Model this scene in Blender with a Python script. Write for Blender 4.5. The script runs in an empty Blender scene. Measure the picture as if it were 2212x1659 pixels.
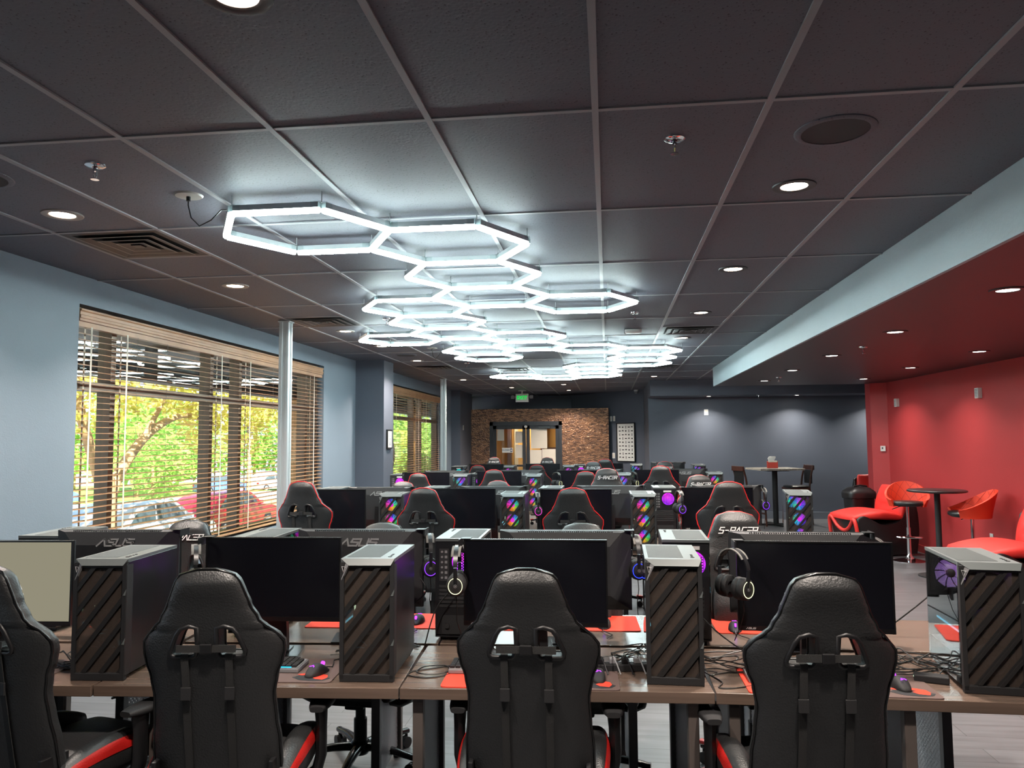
import bpy, bmesh, math, random
from mathutils import Vector, Matrix
PI = math.pi
R = math.radians
random.seed(7)
C = bpy.context.scene.collection
SC = bpy.context.scene

# ---------------------------------------------------------------- materials
def lin(c):
    out = []
    for v in c:
        v = v / 255.0
        out.append(v / 12.92 if v <= 0.04045 else ((v + 0.055) / 1.055) ** 2.4)
    return tuple(out) + (1.0,)

def new_mat(name):
    m = bpy.data.materials.new(name)
    m.use_nodes = True
    nt = m.node_tree
    nt.nodes.clear()
    out = nt.nodes.new('ShaderNodeOutputMaterial')
    return m, nt, out

def N(nt, kind, **kw):
    n = nt.nodes.new(kind)
    for k, v in kw.items():
        if k.startswith('i_'):
            key = k[2:]
            key = int(key) if key.isdigit() else key.replace('_', ' ')
            n.inputs[key].default_value = v
        else:
            setattr(n, k, v)
    return n

def L(nt, a, ao, b, bi):
    nt.links.new(a.outputs[ao], b.inputs[bi])

def mat(name, rgb, rough=0.5, metal=0.0, spec=0.5, var=0.0, vscale=8.0, bump=0.0, bscale=200.0, coat=0.0):
    """plain surface with procedural colour variation and fine bump"""
    m, nt, out = new_mat(name)
    p = N(nt, 'ShaderNodeBsdfPrincipled')
    p.inputs['Base Color'].default_value = lin(rgb)
    p.inputs['Roughness'].default_value = rough
    p.inputs['Metallic'].default_value = metal
    p.inputs['Specular IOR Level'].default_value = spec
    p.inputs['Coat Weight'].default_value = coat
    L(nt, p, 0, out, 0)
    tc = N(nt, 'ShaderNodeTexCoord')
    if var > 0:
        no = N(nt, 'ShaderNodeTexNoise', i_Scale=vscale, i_Detail=4.0)
        L(nt, tc, 'Object', no, 'Vector')
        mr = N(nt, 'ShaderNodeMapRange', i_3=1 - var, i_4=1 + var)
        mr.inputs[1].default_value = 0.3; mr.inputs[2].default_value = 0.7
        L(nt, no, 0, mr, 0)
        mx = N(nt, 'ShaderNodeVectorMath', operation='SCALE')
        mx.inputs[0].default_value = lin(rgb)[:3]
        L(nt, mr, 0, mx, 'Scale')
        L(nt, mx, 0, p, 'Base Color')
    if bump > 0:
        nb = N(nt, 'ShaderNodeTexNoise', i_Scale=bscale, i_Detail=3.0)
        L(nt, tc, 'Object', nb, 'Vector')
        b = N(nt, 'ShaderNodeBump', i_Strength=bump, i_Distance=0.01)
        L(nt, nb, 0, b, 'Height')
        L(nt, b, 0, p, 'Normal')
    return m

def emis(name, rgb, strength, sample=True):
    m, nt, out = new_mat(name)
    e = N(nt, 'ShaderNodeEmission', i_Strength=strength)
    e.inputs[0].default_value = lin(rgb)
    L(nt, e, 0, out, 0)
    if not sample:
        m.cycles.emission_sampling = 'NONE'
    return m

def glass_mat(name, tint, ior=1.45, rough=0.0, boost=1.0):
    """thin pane: clear (tinted) with a fresnel reflection"""
    m, nt, out = new_mat(name)
    t = N(nt, 'ShaderNodeBsdfTransparent'); t.inputs[0].default_value = tuple(tint) + (1,)
    g = N(nt, 'ShaderNodeBsdfGlossy', i_Roughness=rough)
    g.inputs[0].default_value = (1, 1, 1, 1)
    ge = N(nt, 'ShaderNodeNewGeometry')
    dt = N(nt, 'ShaderNodeVectorMath', operation='DOT_PRODUCT'); L(nt, ge, 'Normal', dt, 0); L(nt, ge, 'Incoming', dt, 1)
    ab = N(nt, 'ShaderNodeMath', operation='ABSOLUTE'); L(nt, dt, 'Value', ab, 0)
    om = N(nt, 'ShaderNodeMath', operation='SUBTRACT'); om.inputs[0].default_value = 1.0; L(nt, ab, 0, om, 1)
    pw = N(nt, 'ShaderNodeMath', operation='POWER'); L(nt, om, 0, pw, 0); pw.inputs[1].default_value = 5.0
    f0 = ((ior - 1) / (ior + 1)) ** 2
    mu = N(nt, 'ShaderNodeMath', operation='MULTIPLY_ADD'); L(nt, pw, 0, mu, 0)
    mu.inputs[1].default_value = (1 - f0) * boost; mu.inputs[2].default_value = f0 * boost
    mu.use_clamp = True
    mx = N(nt, 'ShaderNodeMixShader')
    L(nt, mu, 0, mx, 0); L(nt, t, 0, mx, 1); L(nt, g, 0, mx, 2); L(nt, mx, 0, out, 0)
    return m

M = {}
M['wall'] = mat('blue_grey_wall_paint', (118, 131, 143), 0.55, var=0.03, vscale=1.5, bump=0.15, bscale=120)
M['wall_shaded'] = mat('shaded_blue_grey_wall_paint', (84, 90, 102), 0.6, var=0.03, vscale=1.5, bump=0.15, bscale=120)  # same wall paint, darkened in its colour for the walls in shade
M['bulkhead'] = mat('lit_blue_grey_wall_paint', (158, 172, 178), 0.55, var=0.03, vscale=1.5, bump=0.2, bscale=60)  # wall paint with the strong tube light on the bulkhead put into its colour
M['wall_red'] = mat('red_wall_paint', (180, 56, 58), 0.5, var=0.03, vscale=1.5, bump=0.12, bscale=120)
M['low_ceiling'] = mat('maroon_eggshell_ceiling_paint', (46, 34, 36), 0.42, spec=0.45, bump=0.05, bscale=90)
M['tee'] = mat('grey_painted_ceiling_tee', (150, 150, 154), 0.5)
M['trimpaint'] = mat('grey_skirting_paint', (98, 104, 114), 0.5)
M['bronze'] = mat('dark_bronze_window_metal', (128, 112, 98), 0.45, 0.4)
M['pole'] = mat('white_raceway_metal', (196, 202, 204), 0.4, 0.2)
M['woodslat'] = mat('honey_wood_blind', (180, 137, 102), 0.45, var=0.12, vscale=6)
M['tape'] = mat('cream_ladder_tape', (214, 206, 190), 0.8)
M['black'] = mat('black_plastic', (20, 20, 22), 0.45)
M['blackmatte'] = mat('matte_black_plastic', (26, 26, 28), 0.7, bump=0.1, bscale=400)
M['satin'] = mat('satin_black_steel', (30, 31, 34), 0.32)
M['leather'] = mat('black_faux_leather', (37, 38, 39), 0.43, spec=0.5, bump=0.22, bscale=160)
M['leather2'] = mat('charcoal_faux_leather', (44, 44, 45), 0.48, bump=0.22, bscale=160)
M['redleather'] = mat('red_faux_leather', (176, 26, 22), 0.42, bump=0.2, bscale=160)
M['redpiping'] = mat('red_piping', (214, 34, 36), 0.45)
M['blackpiping'] = mat('glossy_black_piping', (14, 14, 15), 0.25)
M['thread'] = mat('white_embroidery', (226, 226, 226), 0.7)
M['webbing'] = mat('black_webbing', (32, 32, 32), 0.85, bump=0.5, bscale=700)
M['chrome'] = mat('chrome', (225, 225, 228), 0.08, 1.0)
M['gunmetal'] = mat('glossy_black_metal', (30, 30, 33), 0.22, 0.3)
M['silver'] = mat('silver_grey_case_plastic', (100, 106, 106), 0.42, 0.1)
M['filter'] = mat('grey_dust_filter_mesh', (74, 79, 79), 0.7, bump=0.5, bscale=900)
M['bezel'] = mat('black_bezel', (14, 14, 16), 0.35)
M['screen'] = mat('dark_lcd_screen', (15, 15, 21), 0.22, spec=0.5)
M['shell'] = mat('charcoal_monitor_shell', (40, 41, 43), 0.55, bump=0.15, bscale=500)
M['slat'] = mat('charcoal_case_slat', (30, 29, 29), 0.5)
M['logo'] = mat('grey_printed_logo', (122, 122, 122), 0.5)
M['whitelogo'] = mat('white_printed_logo', (205, 205, 205), 0.5)
M['grey'] = mat('grey_plastic', (128, 128, 130), 0.5)
M['band'] = mat('grey_ski_band', (118, 116, 112), 0.8, bump=0.4, bscale=600)
M['white'] = mat('white_plastic', (222, 222, 218), 0.45)
M['paper'] = mat('white_paper', (222, 212, 196), 0.8, var=0.02)
M['padtaupe'] = mat('taupe_pad', (96, 78, 74), 0.85)
M['padred'] = mat('red_pad_cloth', (228, 62, 40), 0.85)
M['legmetal'] = mat('taupe_desk_leg', (92, 84, 80), 0.45, 0.2)
M['legdark'] = mat('charcoal_desk_leg', (52, 52, 56), 0.4, 0.3)
M['cable'] = mat('black_cable_rubber', (18, 18, 18), 0.45)
M['cablegrey'] = mat('grey_cable_rubber', (120, 118, 112), 0.5)
M['orange'] = mat('orange_red_upholstery', (226, 62, 34), 0.6, bump=0.2, bscale=200)
M['coral'] = mat('red_lounge_leather', (224, 52, 46), 0.5, bump=0.15, bscale=120)
M['blackvinyl'] = mat('black_lounge_vinyl', (24, 24, 25), 0.4, bump=0.15, bscale=120)
M['darkwood'] = mat('dark_cherry_wood', (72, 38, 28), 0.4, var=0.25, vscale=12)
M['tabledark'] = mat('black_table_top', (34, 26, 28), 0.35)
M['stone'] = mat('mottled_stone_top', (168, 160, 148), 0.35, var=0.35, vscale=30)
M['bin'] = mat('black_bin_plastic', (24, 22, 24), 0.4)
M['napkinred'] = mat('terracotta_red_plastic', (196, 62, 48), 0.45)
M['ventmetal'] = mat('black_painted_diffuser', (44, 42, 44), 0.45)
M['ventlip'] = mat('grey_diffuser_lip', (112, 108, 106), 0.45)  # lip paler than the louvre metal
M['ventdark'] = mat('dark_duct', (10, 10, 11), 0.8)
M['canring'] = mat('grey_downlight_trim', (150, 146, 140), 0.45)
M['canblack'] = mat('black_downlight_trim', (46, 45, 48), 0.4)
M['speakergrille'] = mat('dark_speaker_grille', (54, 53, 56), 0.7, bump=0.4, bscale=900)
M['alu'] = mat('brushed_aluminium_channel', (190, 196, 198), 0.35, 0.5)
M['clear'] = glass_mat('clear_acrylic', (0.86, 0.9, 0.9), 1.5, 0.05, 1.6)
M['pane'] = glass_mat('window_glass', (0.93, 0.96, 0.94), 1.52, 0.0, 1.2)
M['tinted'] = glass_mat('tinted_tempered_glass', (0.62, 0.62, 0.64), 1.5, 0.02, 1.5)
def smoke_mat():
    m, nt, out = new_mat('smoked_front_panel')
    p = N(nt, 'ShaderNodeBsdfPrincipled'); p.inputs['Base Color'].default_value = lin((88, 78, 72)); p.inputs['Roughness'].default_value = 0.38
    t = N(nt, 'ShaderNodeBsdfTransparent'); t.inputs[0].default_value = (.85, .82, .8, 1)
    mx = N(nt, 'ShaderNodeMixShader'); mx.inputs[0].default_value = 0.38
    L(nt, t, 0, mx, 1); L(nt, p, 0, mx, 2); L(nt, mx, 0, out, 0)
    return m
M['smoke'] = smoke_mat()
M['screenglow'] = emis('pale_emissive_screen', (150, 145, 124), 0.62, False)  # even tan emission sets the brightness of one screen
M['doorglass'] = glass_mat('door_glass', (0.92, 0.93, 0.92), 1.5, 0.0, 1.6)
M['tube'] = emis('white_led_tube', (232, 255, 255), 34.0)
M['down'] = emis('warm_downlight_lens', (255, 226, 200), 22.0)
M['downcool'] = emis('white_downlight_lens', (255, 246, 232), 22.0)
M['exitgreen'] = emis('green_exit_letters', (10, 225, 80), 0.6)
M['ringwhite'] = emis('white_ring_light', (240, 240, 180), 1.6, False)
M['ringviolet'] = emis('violet_ring_light', (120, 50, 255), 2.2, False)
M['ringblue'] = emis('blue_ring_light', (40, 60, 255), 2.2, False)
M['ringpink'] = emis('pink_ring_light', (230, 60, 190), 1.8, False)
M['glowmagenta'] = emis('magenta_led', (240, 30, 240), 2.0, False)
M['glowpurple'] = emis('purple_led', (170, 60, 255), 2.0, False)
M['glowcyan'] = emis('cyan_led', (30, 190, 255), 2.4, False)
M['glowice'] = emis('ice_blue_led', (120, 225, 255), 2.0, False)
M['glowwhite'] = emis('pale_led', (220, 255, 220), 1.2, False)
M['glowred'] = emis('red_led', (255, 30, 20), 2.0, False)
M['warmwall'] = mat('warm_tan_wall_paint', (214, 172, 104), 0.6)

def fan_mat(name, hues, strength, fall=0.22):
    """LED fan: colour runs round the hub, glow falls off to the rim"""
    m, nt, out = new_mat(name)
    tc = N(nt, 'ShaderNodeTexCoord')
    sep = N(nt, 'ShaderNodeSeparateXYZ'); L(nt, tc, 'Object', sep, 0)
    at = N(nt, 'ShaderNodeMath', operation='ARCTAN2')
    L(nt, sep, 'Z', at, 0); L(nt, sep, 'X', at, 1)
    mr = N(nt, 'ShaderNodeMapRange', i_1=-PI, i_2=PI)
    L(nt, at, 0, mr, 0)
    cr = N(nt, 'ShaderNodeValToRGB')
    els = cr.color_ramp.elements
    n = len(hues)
    els[0].position = 0; els[0].color = lin(hues[0])
    els[1].position = 1; els[1].color = lin(hues[0])
    for i in range(1, n):
        e = els.new(i / n); e.color = lin(hues[i])
    L(nt, mr, 0, cr, 0)
    ln = N(nt, 'ShaderNodeVectorMath', operation='LENGTH'); L(nt, tc, 'Object', ln, 0)
    m2 = N(nt, 'ShaderNodeMapRange', i_1=0.012, i_2=0.062, i_3=strength, i_4=strength * fall)
    L(nt, ln, 'Value', m2, 0)
    e = N(nt, 'ShaderNodeEmission'); L(nt, cr, 0, e, 0); L(nt, m2, 0, e, 1)
    L(nt, e, 0, out, 0)
    m.cycles.emission_sampling = 'NONE'
    return m
RAIN = [(255, 40, 220), (255, 30, 60), (255, 190, 20), (60, 230, 60), (20, 210, 230), (70, 60, 255)]
COOL = [(30, 220, 160), (20, 200, 255), (40, 90, 255), (120, 40, 255), (200, 40, 255), (40, 120, 255)]
M['fanrain'] = fan_mat('rainbow_led_fan', RAIN, 2.6)
M['fancool'] = fan_mat('cool_led_fan', COOL, 2.6)
M['fanpurple'] = fan_mat('purple_led_fan', [(200, 50, 255), (150, 40, 255), (235, 50, 240)], 2.4)
M['fancyan'] = fan_mat('cyan_led_fan', [(20, 210, 255), (30, 150, 255), (20, 230, 200)], 2.4)
M['fandim'] = fan_mat('dim_violet_fan', [(150, 120, 185), (160, 130, 190), (165, 110, 200)], 1.5, 0.75)
M['fanoff'] = mat('dark_fan_plastic', (60, 50, 62), 0.4)

# ceiling tile: dark painted mineral board with fine fissures
def tile_mat():
    m, nt, out = new_mat('dark_painted_ceiling_tile')
    p = N(nt, 'ShaderNodeBsdfPrincipled'); p.inputs['Roughness'].default_value = 0.55
    p.inputs['Specular IOR Level'].default_value = 0.35
    L(nt, p, 0, out, 0)
    tc = N(nt, 'ShaderNodeTexCoord')
    v = N(nt, 'ShaderNodeTexVoronoi', i_Scale=75.0); L(nt, tc, 'Object', v, 'Vector')
    n2 = N(nt, 'ShaderNodeTexNoise', i_Scale=60.0, i_Detail=2.0); L(nt, tc, 'Object', n2, 'Vector')
    ad = N(nt, 'ShaderNodeMath', operation='MULTIPLY'); L(nt, v, 'Distance', ad, 0); L(nt, n2, 0, ad, 1)
    r = N(nt, 'ShaderNodeValToRGB')
    r.color_ramp.elements[0].position = 0.05; r.color_ramp.elements[0].color = lin((56, 57, 62))
    r.color_ramp.elements[1].position = 0.11; r.color_ramp.elements[1].color = lin((98, 100, 110))
    L(nt, ad, 0, r, 0); L(nt, r, 0, p, 'Base Color')
    b = N(nt, 'ShaderNodeBump', i_Strength=0.25, i_Distance=0.004); L(nt, ad, 0, b, 'Height'); L(nt, b, 0, p, 'Normal')
    return m
M['tile'] = tile_mat()

def plank_mat(name, c1, c2, gap, rough, pw, pl, streak, along_x=True, spec=0.5):
    m, nt, out = new_mat(name)
    p = N(nt, 'ShaderNodeBsdfPrincipled'); p.inputs['Roughness'].default_value = rough
    p.inputs['Specular IOR Level'].default_value = spec
    L(nt, p, 0, out, 0)
    tc = N(nt, 'ShaderNodeTexCoord')
    mp = N(nt, 'ShaderNodeMapping')
    if not along_x:
        mp.inputs['Rotation'].default_value = (0, 0, PI / 2)
    L(nt, tc, 'Object', mp, 'Vector')
    br = N(nt, 'ShaderNodeTexBrick', offset=0.37)
    br.inputs['Scale'].default_value = 1.0
    br.inputs['Brick Width'].default_value = pl
    br.inputs['Row Height'].default_value = pw
    br.inputs['Mortar Size'].default_value = gap
    br.inputs['Color1'].default_value = lin(c1); br.inputs['Color2'].default_value = lin(c2)
    br.inputs['Mortar'].default_value = lin(tuple(v * 0.45 for v in c1))
    L(nt, mp, 0, br, 'Vector')
    sc = N(nt, 'ShaderNodeMapping'); sc.inputs['Scale'].default_value = (streak[0], streak[1], streak[1])
    L(nt, mp, 0, sc, 'Vector')
    no = N(nt, 'ShaderNodeTexNoise', i_Scale=1.0, i_Detail=5.0); L(nt, sc, 0, no, 'Vector')
    mr = N(nt, 'ShaderNodeMapRange', i_1=0.3, i_2=0.7, i_3=0.78, i_4=1.2); L(nt, no, 0, mr, 0)
    mx = N(nt, 'ShaderNodeVectorMath', operation='SCALE'); L(nt, br, 'Color', mx, 0); L(nt, mr, 0, mx, 'Scale')
    L(nt, mx, 0, p, 'Base Color')
    return m
M['floor'] = plank_mat('grey_vinyl_plank', (98, 99, 102), (90, 91, 94), 0.002, 0.36, 0.18, 1.2, (1.5, 22))
M['desk'] = plank_mat('taupe_wood_laminate', (98, 82, 72), (98, 82, 72), 0.0, 0.27, 5.0, 9.0, (2.0, 30), spec=0.6)

def mosaic_mat():
    m, nt, out = new_mat('copper_mosaic_brick')
    p = N(nt, 'ShaderNodeBsdfPrincipled')
    p.inputs['Roughness'].default_value = 0.3; p.inputs['Metallic'].default_value = 0.35
    L(nt, p, 0, out, 0)
    tc = N(nt, 'ShaderNodeTexCoord')
    mp = N(nt, 'ShaderNodeMapping'); mp.inputs['Rotation'].default_value = (PI / 2, 0, 0)
    L(nt, tc, 'Object', mp, 'Vector')
    br = N(nt, 'ShaderNodeTexBrick', offset=0.5)
    br.inputs['Scale'].default_value = 1.0
    br.inputs['Brick Width'].default_value = 0.075; br.inputs['Row Height'].default_value = 0.026
    br.inputs['Mortar Size'].default_value = 0.002
    br.inputs['Color1'].default_value = lin((176, 128, 94)); br.inputs['Color2'].default_value = lin((96, 70, 58))
    br.inputs['Mortar'].default_value = lin((60, 48, 42))
    L(nt, mp, 0, br, 'Vector'); L(nt, br, 'Color', p, 'Base Color')
    wn = N(nt, 'ShaderNodeTexWhiteNoise')
    # a slight tilt for every tile so the light glints on some of them
    b = N(nt, 'ShaderNodeBump', i_Strength=0.9, i_Distance=0.02)
    no = N(nt, 'ShaderNodeTexNoise', i_Scale=34.0, i_Detail=1.0); L(nt, tc, 'Object', no, 'Vector')
    L(nt, no, 0, b, 'Height'); L(nt, b, 0, p, 'Normal')
    return m
M['mosaic'] = mosaic_mat()

def perf_mat():
    """sheet metal with rows of small round holes"""
    m, nt, out = new_mat('perforated_grey_steel')
    p = N(nt, 'ShaderNodeBsdfPrincipled'); p.inputs['Roughness'].default_value = 0.45
    p.inputs['Metallic'].default_value = 0.3
    p.inputs['Base Color'].default_value = lin((158, 160, 166))
    t = N(nt, 'ShaderNodeBsdfTransparent')
    tc = N(nt, 'ShaderNodeTexCoord')
    sep = N(nt, 'ShaderNodeSeparateXYZ'); L(nt, tc, 'Object', sep, 0)
    def cell(sock, period, off=None):
        a = N(nt, 'ShaderNodeMath', operation='MULTIPLY'); a.inputs[1].default_value = 1 / period
        nt.links.new(sock, a.inputs[0])
        cur = a
        if off is not None:
            s = N(nt, 'ShaderNodeMath', operation='ADD'); L(nt, a, 0, s, 0); nt.links.new(off, s.inputs[1]); cur = s
        return cur
    zc = cell(sep.outputs['Z'], 0.0125)
    fl = N(nt, 'ShaderNodeMath', operation='FLOOR'); L(nt, zc, 0, fl, 0)
    hf = N(nt, 'ShaderNodeMath', operation='MULTIPLY'); hf.inputs[1].default_value = 0.5; L(nt, fl, 0, hf, 0)
    yc = cell(sep.outputs['Y'], 0.025, hf.outputs[0])
    def d2(n, w):
        f = N(nt, 'ShaderNodeMath', operation='FRACT'); L(nt, n, 0, f, 0)
        s = N(nt, 'ShaderNodeMath', operation='SUBTRACT'); L(nt, f, 0, s, 0); s.inputs[1].default_value = 0.5
        q = N(nt, 'ShaderNodeMath', operation='MULTIPLY'); L(nt, s, 0, q, 0); q.inputs[1].default_value = w
        r = N(nt, 'ShaderNodeMath', operation='POWER'); L(nt, q, 0, r, 0); r.inputs[1].default_value = 2
        return r
    a = d2(zc, 0.0125); b = d2(yc, 0.025)
    ad = N(nt, 'ShaderNodeMath', operation='ADD'); L(nt, a, 0, ad, 0); L(nt, b, 0, ad, 1)
    lt = N(nt, 'ShaderNodeMath', operation='LESS_THAN'); lt.inputs[1].default_value = 0.0046 ** 2; L(nt, ad, 0, lt, 0)
    mx = N(nt, 'ShaderNodeMixShader'); L(nt, lt, 0, mx, 0); L(nt, p, 0, mx, 1); L(nt, t, 0, mx, 2); L(nt, mx, 0, out, 0)
    return m
M['perf'] = perf_mat()

def pad_mat():
    """desk mat print: red keyboard end running into taupe mouse end"""
    m, nt, out = new_mat('red_to_taupe_desk_mat')
    p = N(nt, 'ShaderNodeBsdfPrincipled'); p.inputs['Roughness'].default_value = 0.85
    tc = N(nt, 'ShaderNodeTexCoord'); sep = N(nt, 'ShaderNodeSeparateXYZ'); L(nt, tc, 'Object', sep, 0)
    mr = N(nt, 'ShaderNodeMapRange', i_1=-0.34, i_2=0.34); L(nt, sep, 'X', mr, 0)
    r = N(nt, 'ShaderNodeValToRGB')
    r.color_ramp.elements[0].position = 0.12; r.color_ramp.elements[0].color = lin((232, 62, 42))
    r.color_ramp.elements[1].position = 0.62; r.color_ramp.elements[1].color = lin((92, 74, 70))
    L(nt, mr, 0, r, 0); L(nt, r, 0, p, 'Base Color'); L(nt, p, 0, out, 0)
    return m
M['padmix'] = pad_mat()

def leaf_mat(name, cols, scale=1.4):
    m, nt, out = new_mat(name)
    d = N(nt, 'ShaderNodeBsdfDiffuse'); t = N(nt, 'ShaderNodeBsdfTranslucent')
    tc = N(nt, 'ShaderNodeTexCoord'); no = N(nt, 'ShaderNodeTexNoise', i_Scale=scale, i_Detail=6.0)
    no.inputs['Roughness'].default_value = 0.75
    L(nt, tc, 'Object', no, 'Vector')
    r = N(nt, 'ShaderNodeValToRGB'); e = r.color_ramp.elements
    e[0].position = 0.3; e[0].color = lin(cols[0]); e[1].position = 0.72; e[1].color = lin(cols[-1])
    for i, c in enumerate(cols[1:-1]):
        q = e.new(0.3 + 0.42 * (i + 1) / (len(cols) - 1)); q.color = lin(c)
    L(nt, no, 0, r, 0); L(nt, r, 0, d, 0); L(nt, r, 0, t, 0)
    mx = N(nt, 'ShaderNodeMixShader'); mx.inputs[0].default_value = 0.45
    L(nt, d, 0, mx, 1); L(nt, t, 0, mx, 2); L(nt, mx, 0, out, 0)
    return m
M['leafyellow'] = leaf_mat('yellow_green_leaves', [(138, 138, 58), (204, 198, 92), (226, 214, 118), (206, 152, 92)])
M['leafgreen'] = leaf_mat('bright_green_leaves', [(112, 150, 66), (160, 194, 96), (204, 220, 138)], 0.6)
M['bark'] = mat('tan_bark', (172, 140, 100), 0.9, var=0.25, vscale=5, bump=0.6, bscale=30)
M['asphalt'] = mat('grey_asphalt', (150, 150, 158), 0.9, var=0.06, vscale=1)
M['grass'] = mat('roadside_grass', (128, 158, 64), 0.95, var=0.2, vscale=3)
M['kerb'] = mat('tan_mulch', (186, 146, 104), 0.95, var=0.15, vscale=4)
M['carwhite'] = mat('silver_white_car_paint', (206, 212, 224), 0.2, coat=0.6)
M['carred'] = mat('red_car_paint', (186, 30, 40), 0.22, coat=0.6)
M['carblue'] = mat('blue_car_paint', (80, 104, 176), 0.22, coat=0.6)
M['carglass'] = mat('dark_car_glass', (70, 84, 92), 0.08, spec=0.8)
M['tyre'] = mat('black_tyre', (34, 34, 36), 0.8)
M['soffit'] = mat('brown_porch_soffit', (66, 56, 50), 0.6)
M['tanbrick'] = mat('tan_brick', (196, 150, 104), 0.85, var=0.15, vscale=14)
M['taillight'] = mat('red_tail_lamp', (210, 20, 24), 0.2)

# ---------------------------------------------------------------- mesh helpers
def bmnew():
    return bmesh.new()

def box(bm, x0, x1, y0, y1, z0, z1, bev=0.0, seg=2, mtx=None):
    vs = [bm.verts.new((x, y, z)) for z in (z0, z1) for y in (y0, y1) for x in (x0, x1)]
    f = [(0, 2, 3, 1), (4, 5, 7, 6), (0, 1, 5, 4), (2, 6, 7, 3), (0, 4, 6, 2), (1, 3, 7, 5)]
    fs = [bm.faces.new([vs[i] for i in q]) for q in f]
    geo = vs
    if bev > 0:
        es = list({e for q in fs for e in q.edges})
        r = bmesh.ops.bevel(bm, geom=es, offset=bev, segments=seg, affect='EDGES', profile=0.5)
        geo = list({v for q in r['faces'] for v in q.verts} | {v for v in vs if v.is_valid})
    if mtx is not None:
        bmesh.ops.transform(bm, matrix=mtx, verts=geo)
    return geo

def frame_of(d):
    d = d.normalized()
    up = Vector((0, 0, 1)) if abs(d.z) < 0.95 else Vector((1, 0, 0))
    a = d.cross(up).normalized(); b = a.cross(d).normalized()
    return a, b

def cyl(bm, p0, p1, r0, r1=None, seg=14, cap=True):
    r1 = r0 if r1 is None else r1
    p0 = Vector(p0); p1 = Vector(p1)
    a, b = frame_of(p1 - p0)
    c0 = []; c1 = []
    for i in range(seg):
        t = 2 * PI * i / seg
        o = a * math.cos(t) + b * math.sin(t)
        c0.append(bm.verts.new(p0 + o * r0)); c1.append(bm.verts.new(p1 + o * r1))
    for i in range(seg):
        j = (i + 1) % seg
        bm.faces.new((c0[i], c0[j], c1[j], c1[i]))
    if cap:
        bm.faces.new(list(reversed(c0))); bm.faces.new(c1)
    return c0 + c1

def tube(bm, pts, r, seg=8, closed=False, ry=None, fixed_up=None):
    pts = [Vector(p) for p in pts]
    n = len(pts); rings = []
    rr = r if isinstance(r, (list, tuple)) else [r] * n
    for i, p in enumerate(pts):
        if closed:
            d = pts[(i + 1) % n] - pts[i - 1]
        else:
            d = pts[min(i + 1, n - 1)] - pts[max(i - 1, 0)]
        if d.length < 1e-9: d = Vector((0, 0, 1))
        d.normalize()
        if fixed_up is not None:
            b = Vector(fixed_up); a = d.cross(b).normalized(); b = a.cross(d).normalized()
        elif i == 0:
            a, b = frame_of(d)
        else:
            a = (a - d * a.dot(d))
            a = a.normalized() if a.length > 1e-6 else frame_of(d)[0]
            b = a.cross(d).normalized()
        ring = []
        for k in range(seg):
            t = 2 * PI * k / seg
            q = ry if ry else 1.0
            ring.append(bm.verts.new(p + a * math.cos(t) * rr[i] + b * math.sin(t) * rr[i] * q))
        rings.append(ring)
    m = n if closed else n - 1
    for i in range(m):
        A = rings[i]; B = rings[(i + 1) % n]
        for k in range(seg):
            j = (k + 1) % seg
            bm.faces.new((A[k], A[j], B[j], B[k]))
    if not closed:
        bm.faces.new(list(reversed(rings[0]))); bm.faces.new(rings[-1])

def lathe(bm, prof, seg=24, c=(0, 0, 0), mtx=None):
    """prof: (radius, z) list"""
    rings = []; allv = []
    for r, z in prof:
        if r < 1e-6:
            v = bm.verts.new((c[0], c[1], c[2] + z)); rings.append([v]); allv.append(v)
        else:
            ring = [bm.verts.new((c[0] + r * math.cos(2 * PI * k / seg), c[1] + r * math.sin(2 * PI * k / seg), c[2] + z)) for k in range(seg)]
            rings.append(ring); allv += ring
    for A, B in zip(rings[:-1], rings[1:]):
        for k in range(seg):
            j = (k + 1) % seg
            if len(A) == 1 and len(B) == 1: continue
            if len(A) == 1: bm.faces.new((A[0], B[j], B[k]))
            elif len(B) == 1: bm.faces.new((A[k], A[j], B[0]))
            else: bm.faces.new((A[k], A[j], B[j], B[k]))
    if mtx is not None:
        bmesh.ops.transform(bm, matrix=mtx, verts=allv)
    return allv

def prism(bm, poly, d0, d1, plane='xz', mtx=None):
    """extrude a 2-D outline; plane xz extrudes along y, yz along x, xy along z"""
    def P(a, b, d):
        return {'xz': (a, d, b), 'yz': (d, a, b), 'xy': (a, b, d)}[plane]
    lo = [bm.verts.new(P(a, b, d0)) for a, b in poly]
    hi = [bm.verts.new(P(a, b, d1)) for a, b in poly]
    n = len(poly)
    bm.faces.new(list(reversed(lo))); bm.faces.new(hi)
    for i in range(n):
        j = (i + 1) % n
        bm.faces.new((lo[i], lo[j], hi[j], hi[i]))
    if mtx is not None:
        bmesh.ops.transform(bm, matrix=mtx, verts=lo + hi)
    return lo + hi

def loft(bm, rings, cap=True, closed_ring=True):
    vr = [[bm.verts.new(p) for p in ring] for ring in rings]
    for A, B in zip(vr[:-1], vr[1:]):
        n = len(A)
        for k in range(n if closed_ring else n - 1):
            j = (k + 1) % n
            bm.faces.new((A[k], A[j], B[j], B[k]))
    if cap:
        bm.faces.new(list(reversed(vr[0]))); bm.faces.new(vr[-1])
    return vr

def sell(hx, hy, n=28, e=0.55):
    """super-ellipse loop"""
    out = []
    for k in range(n):
        t = 2 * PI * k / n
        c, s = math.cos(t), math.sin(t)
        out.append((hx * math.copysign(abs(c) ** e, c), hy * math.copysign(abs(s) ** e, s)))
    return out

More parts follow.
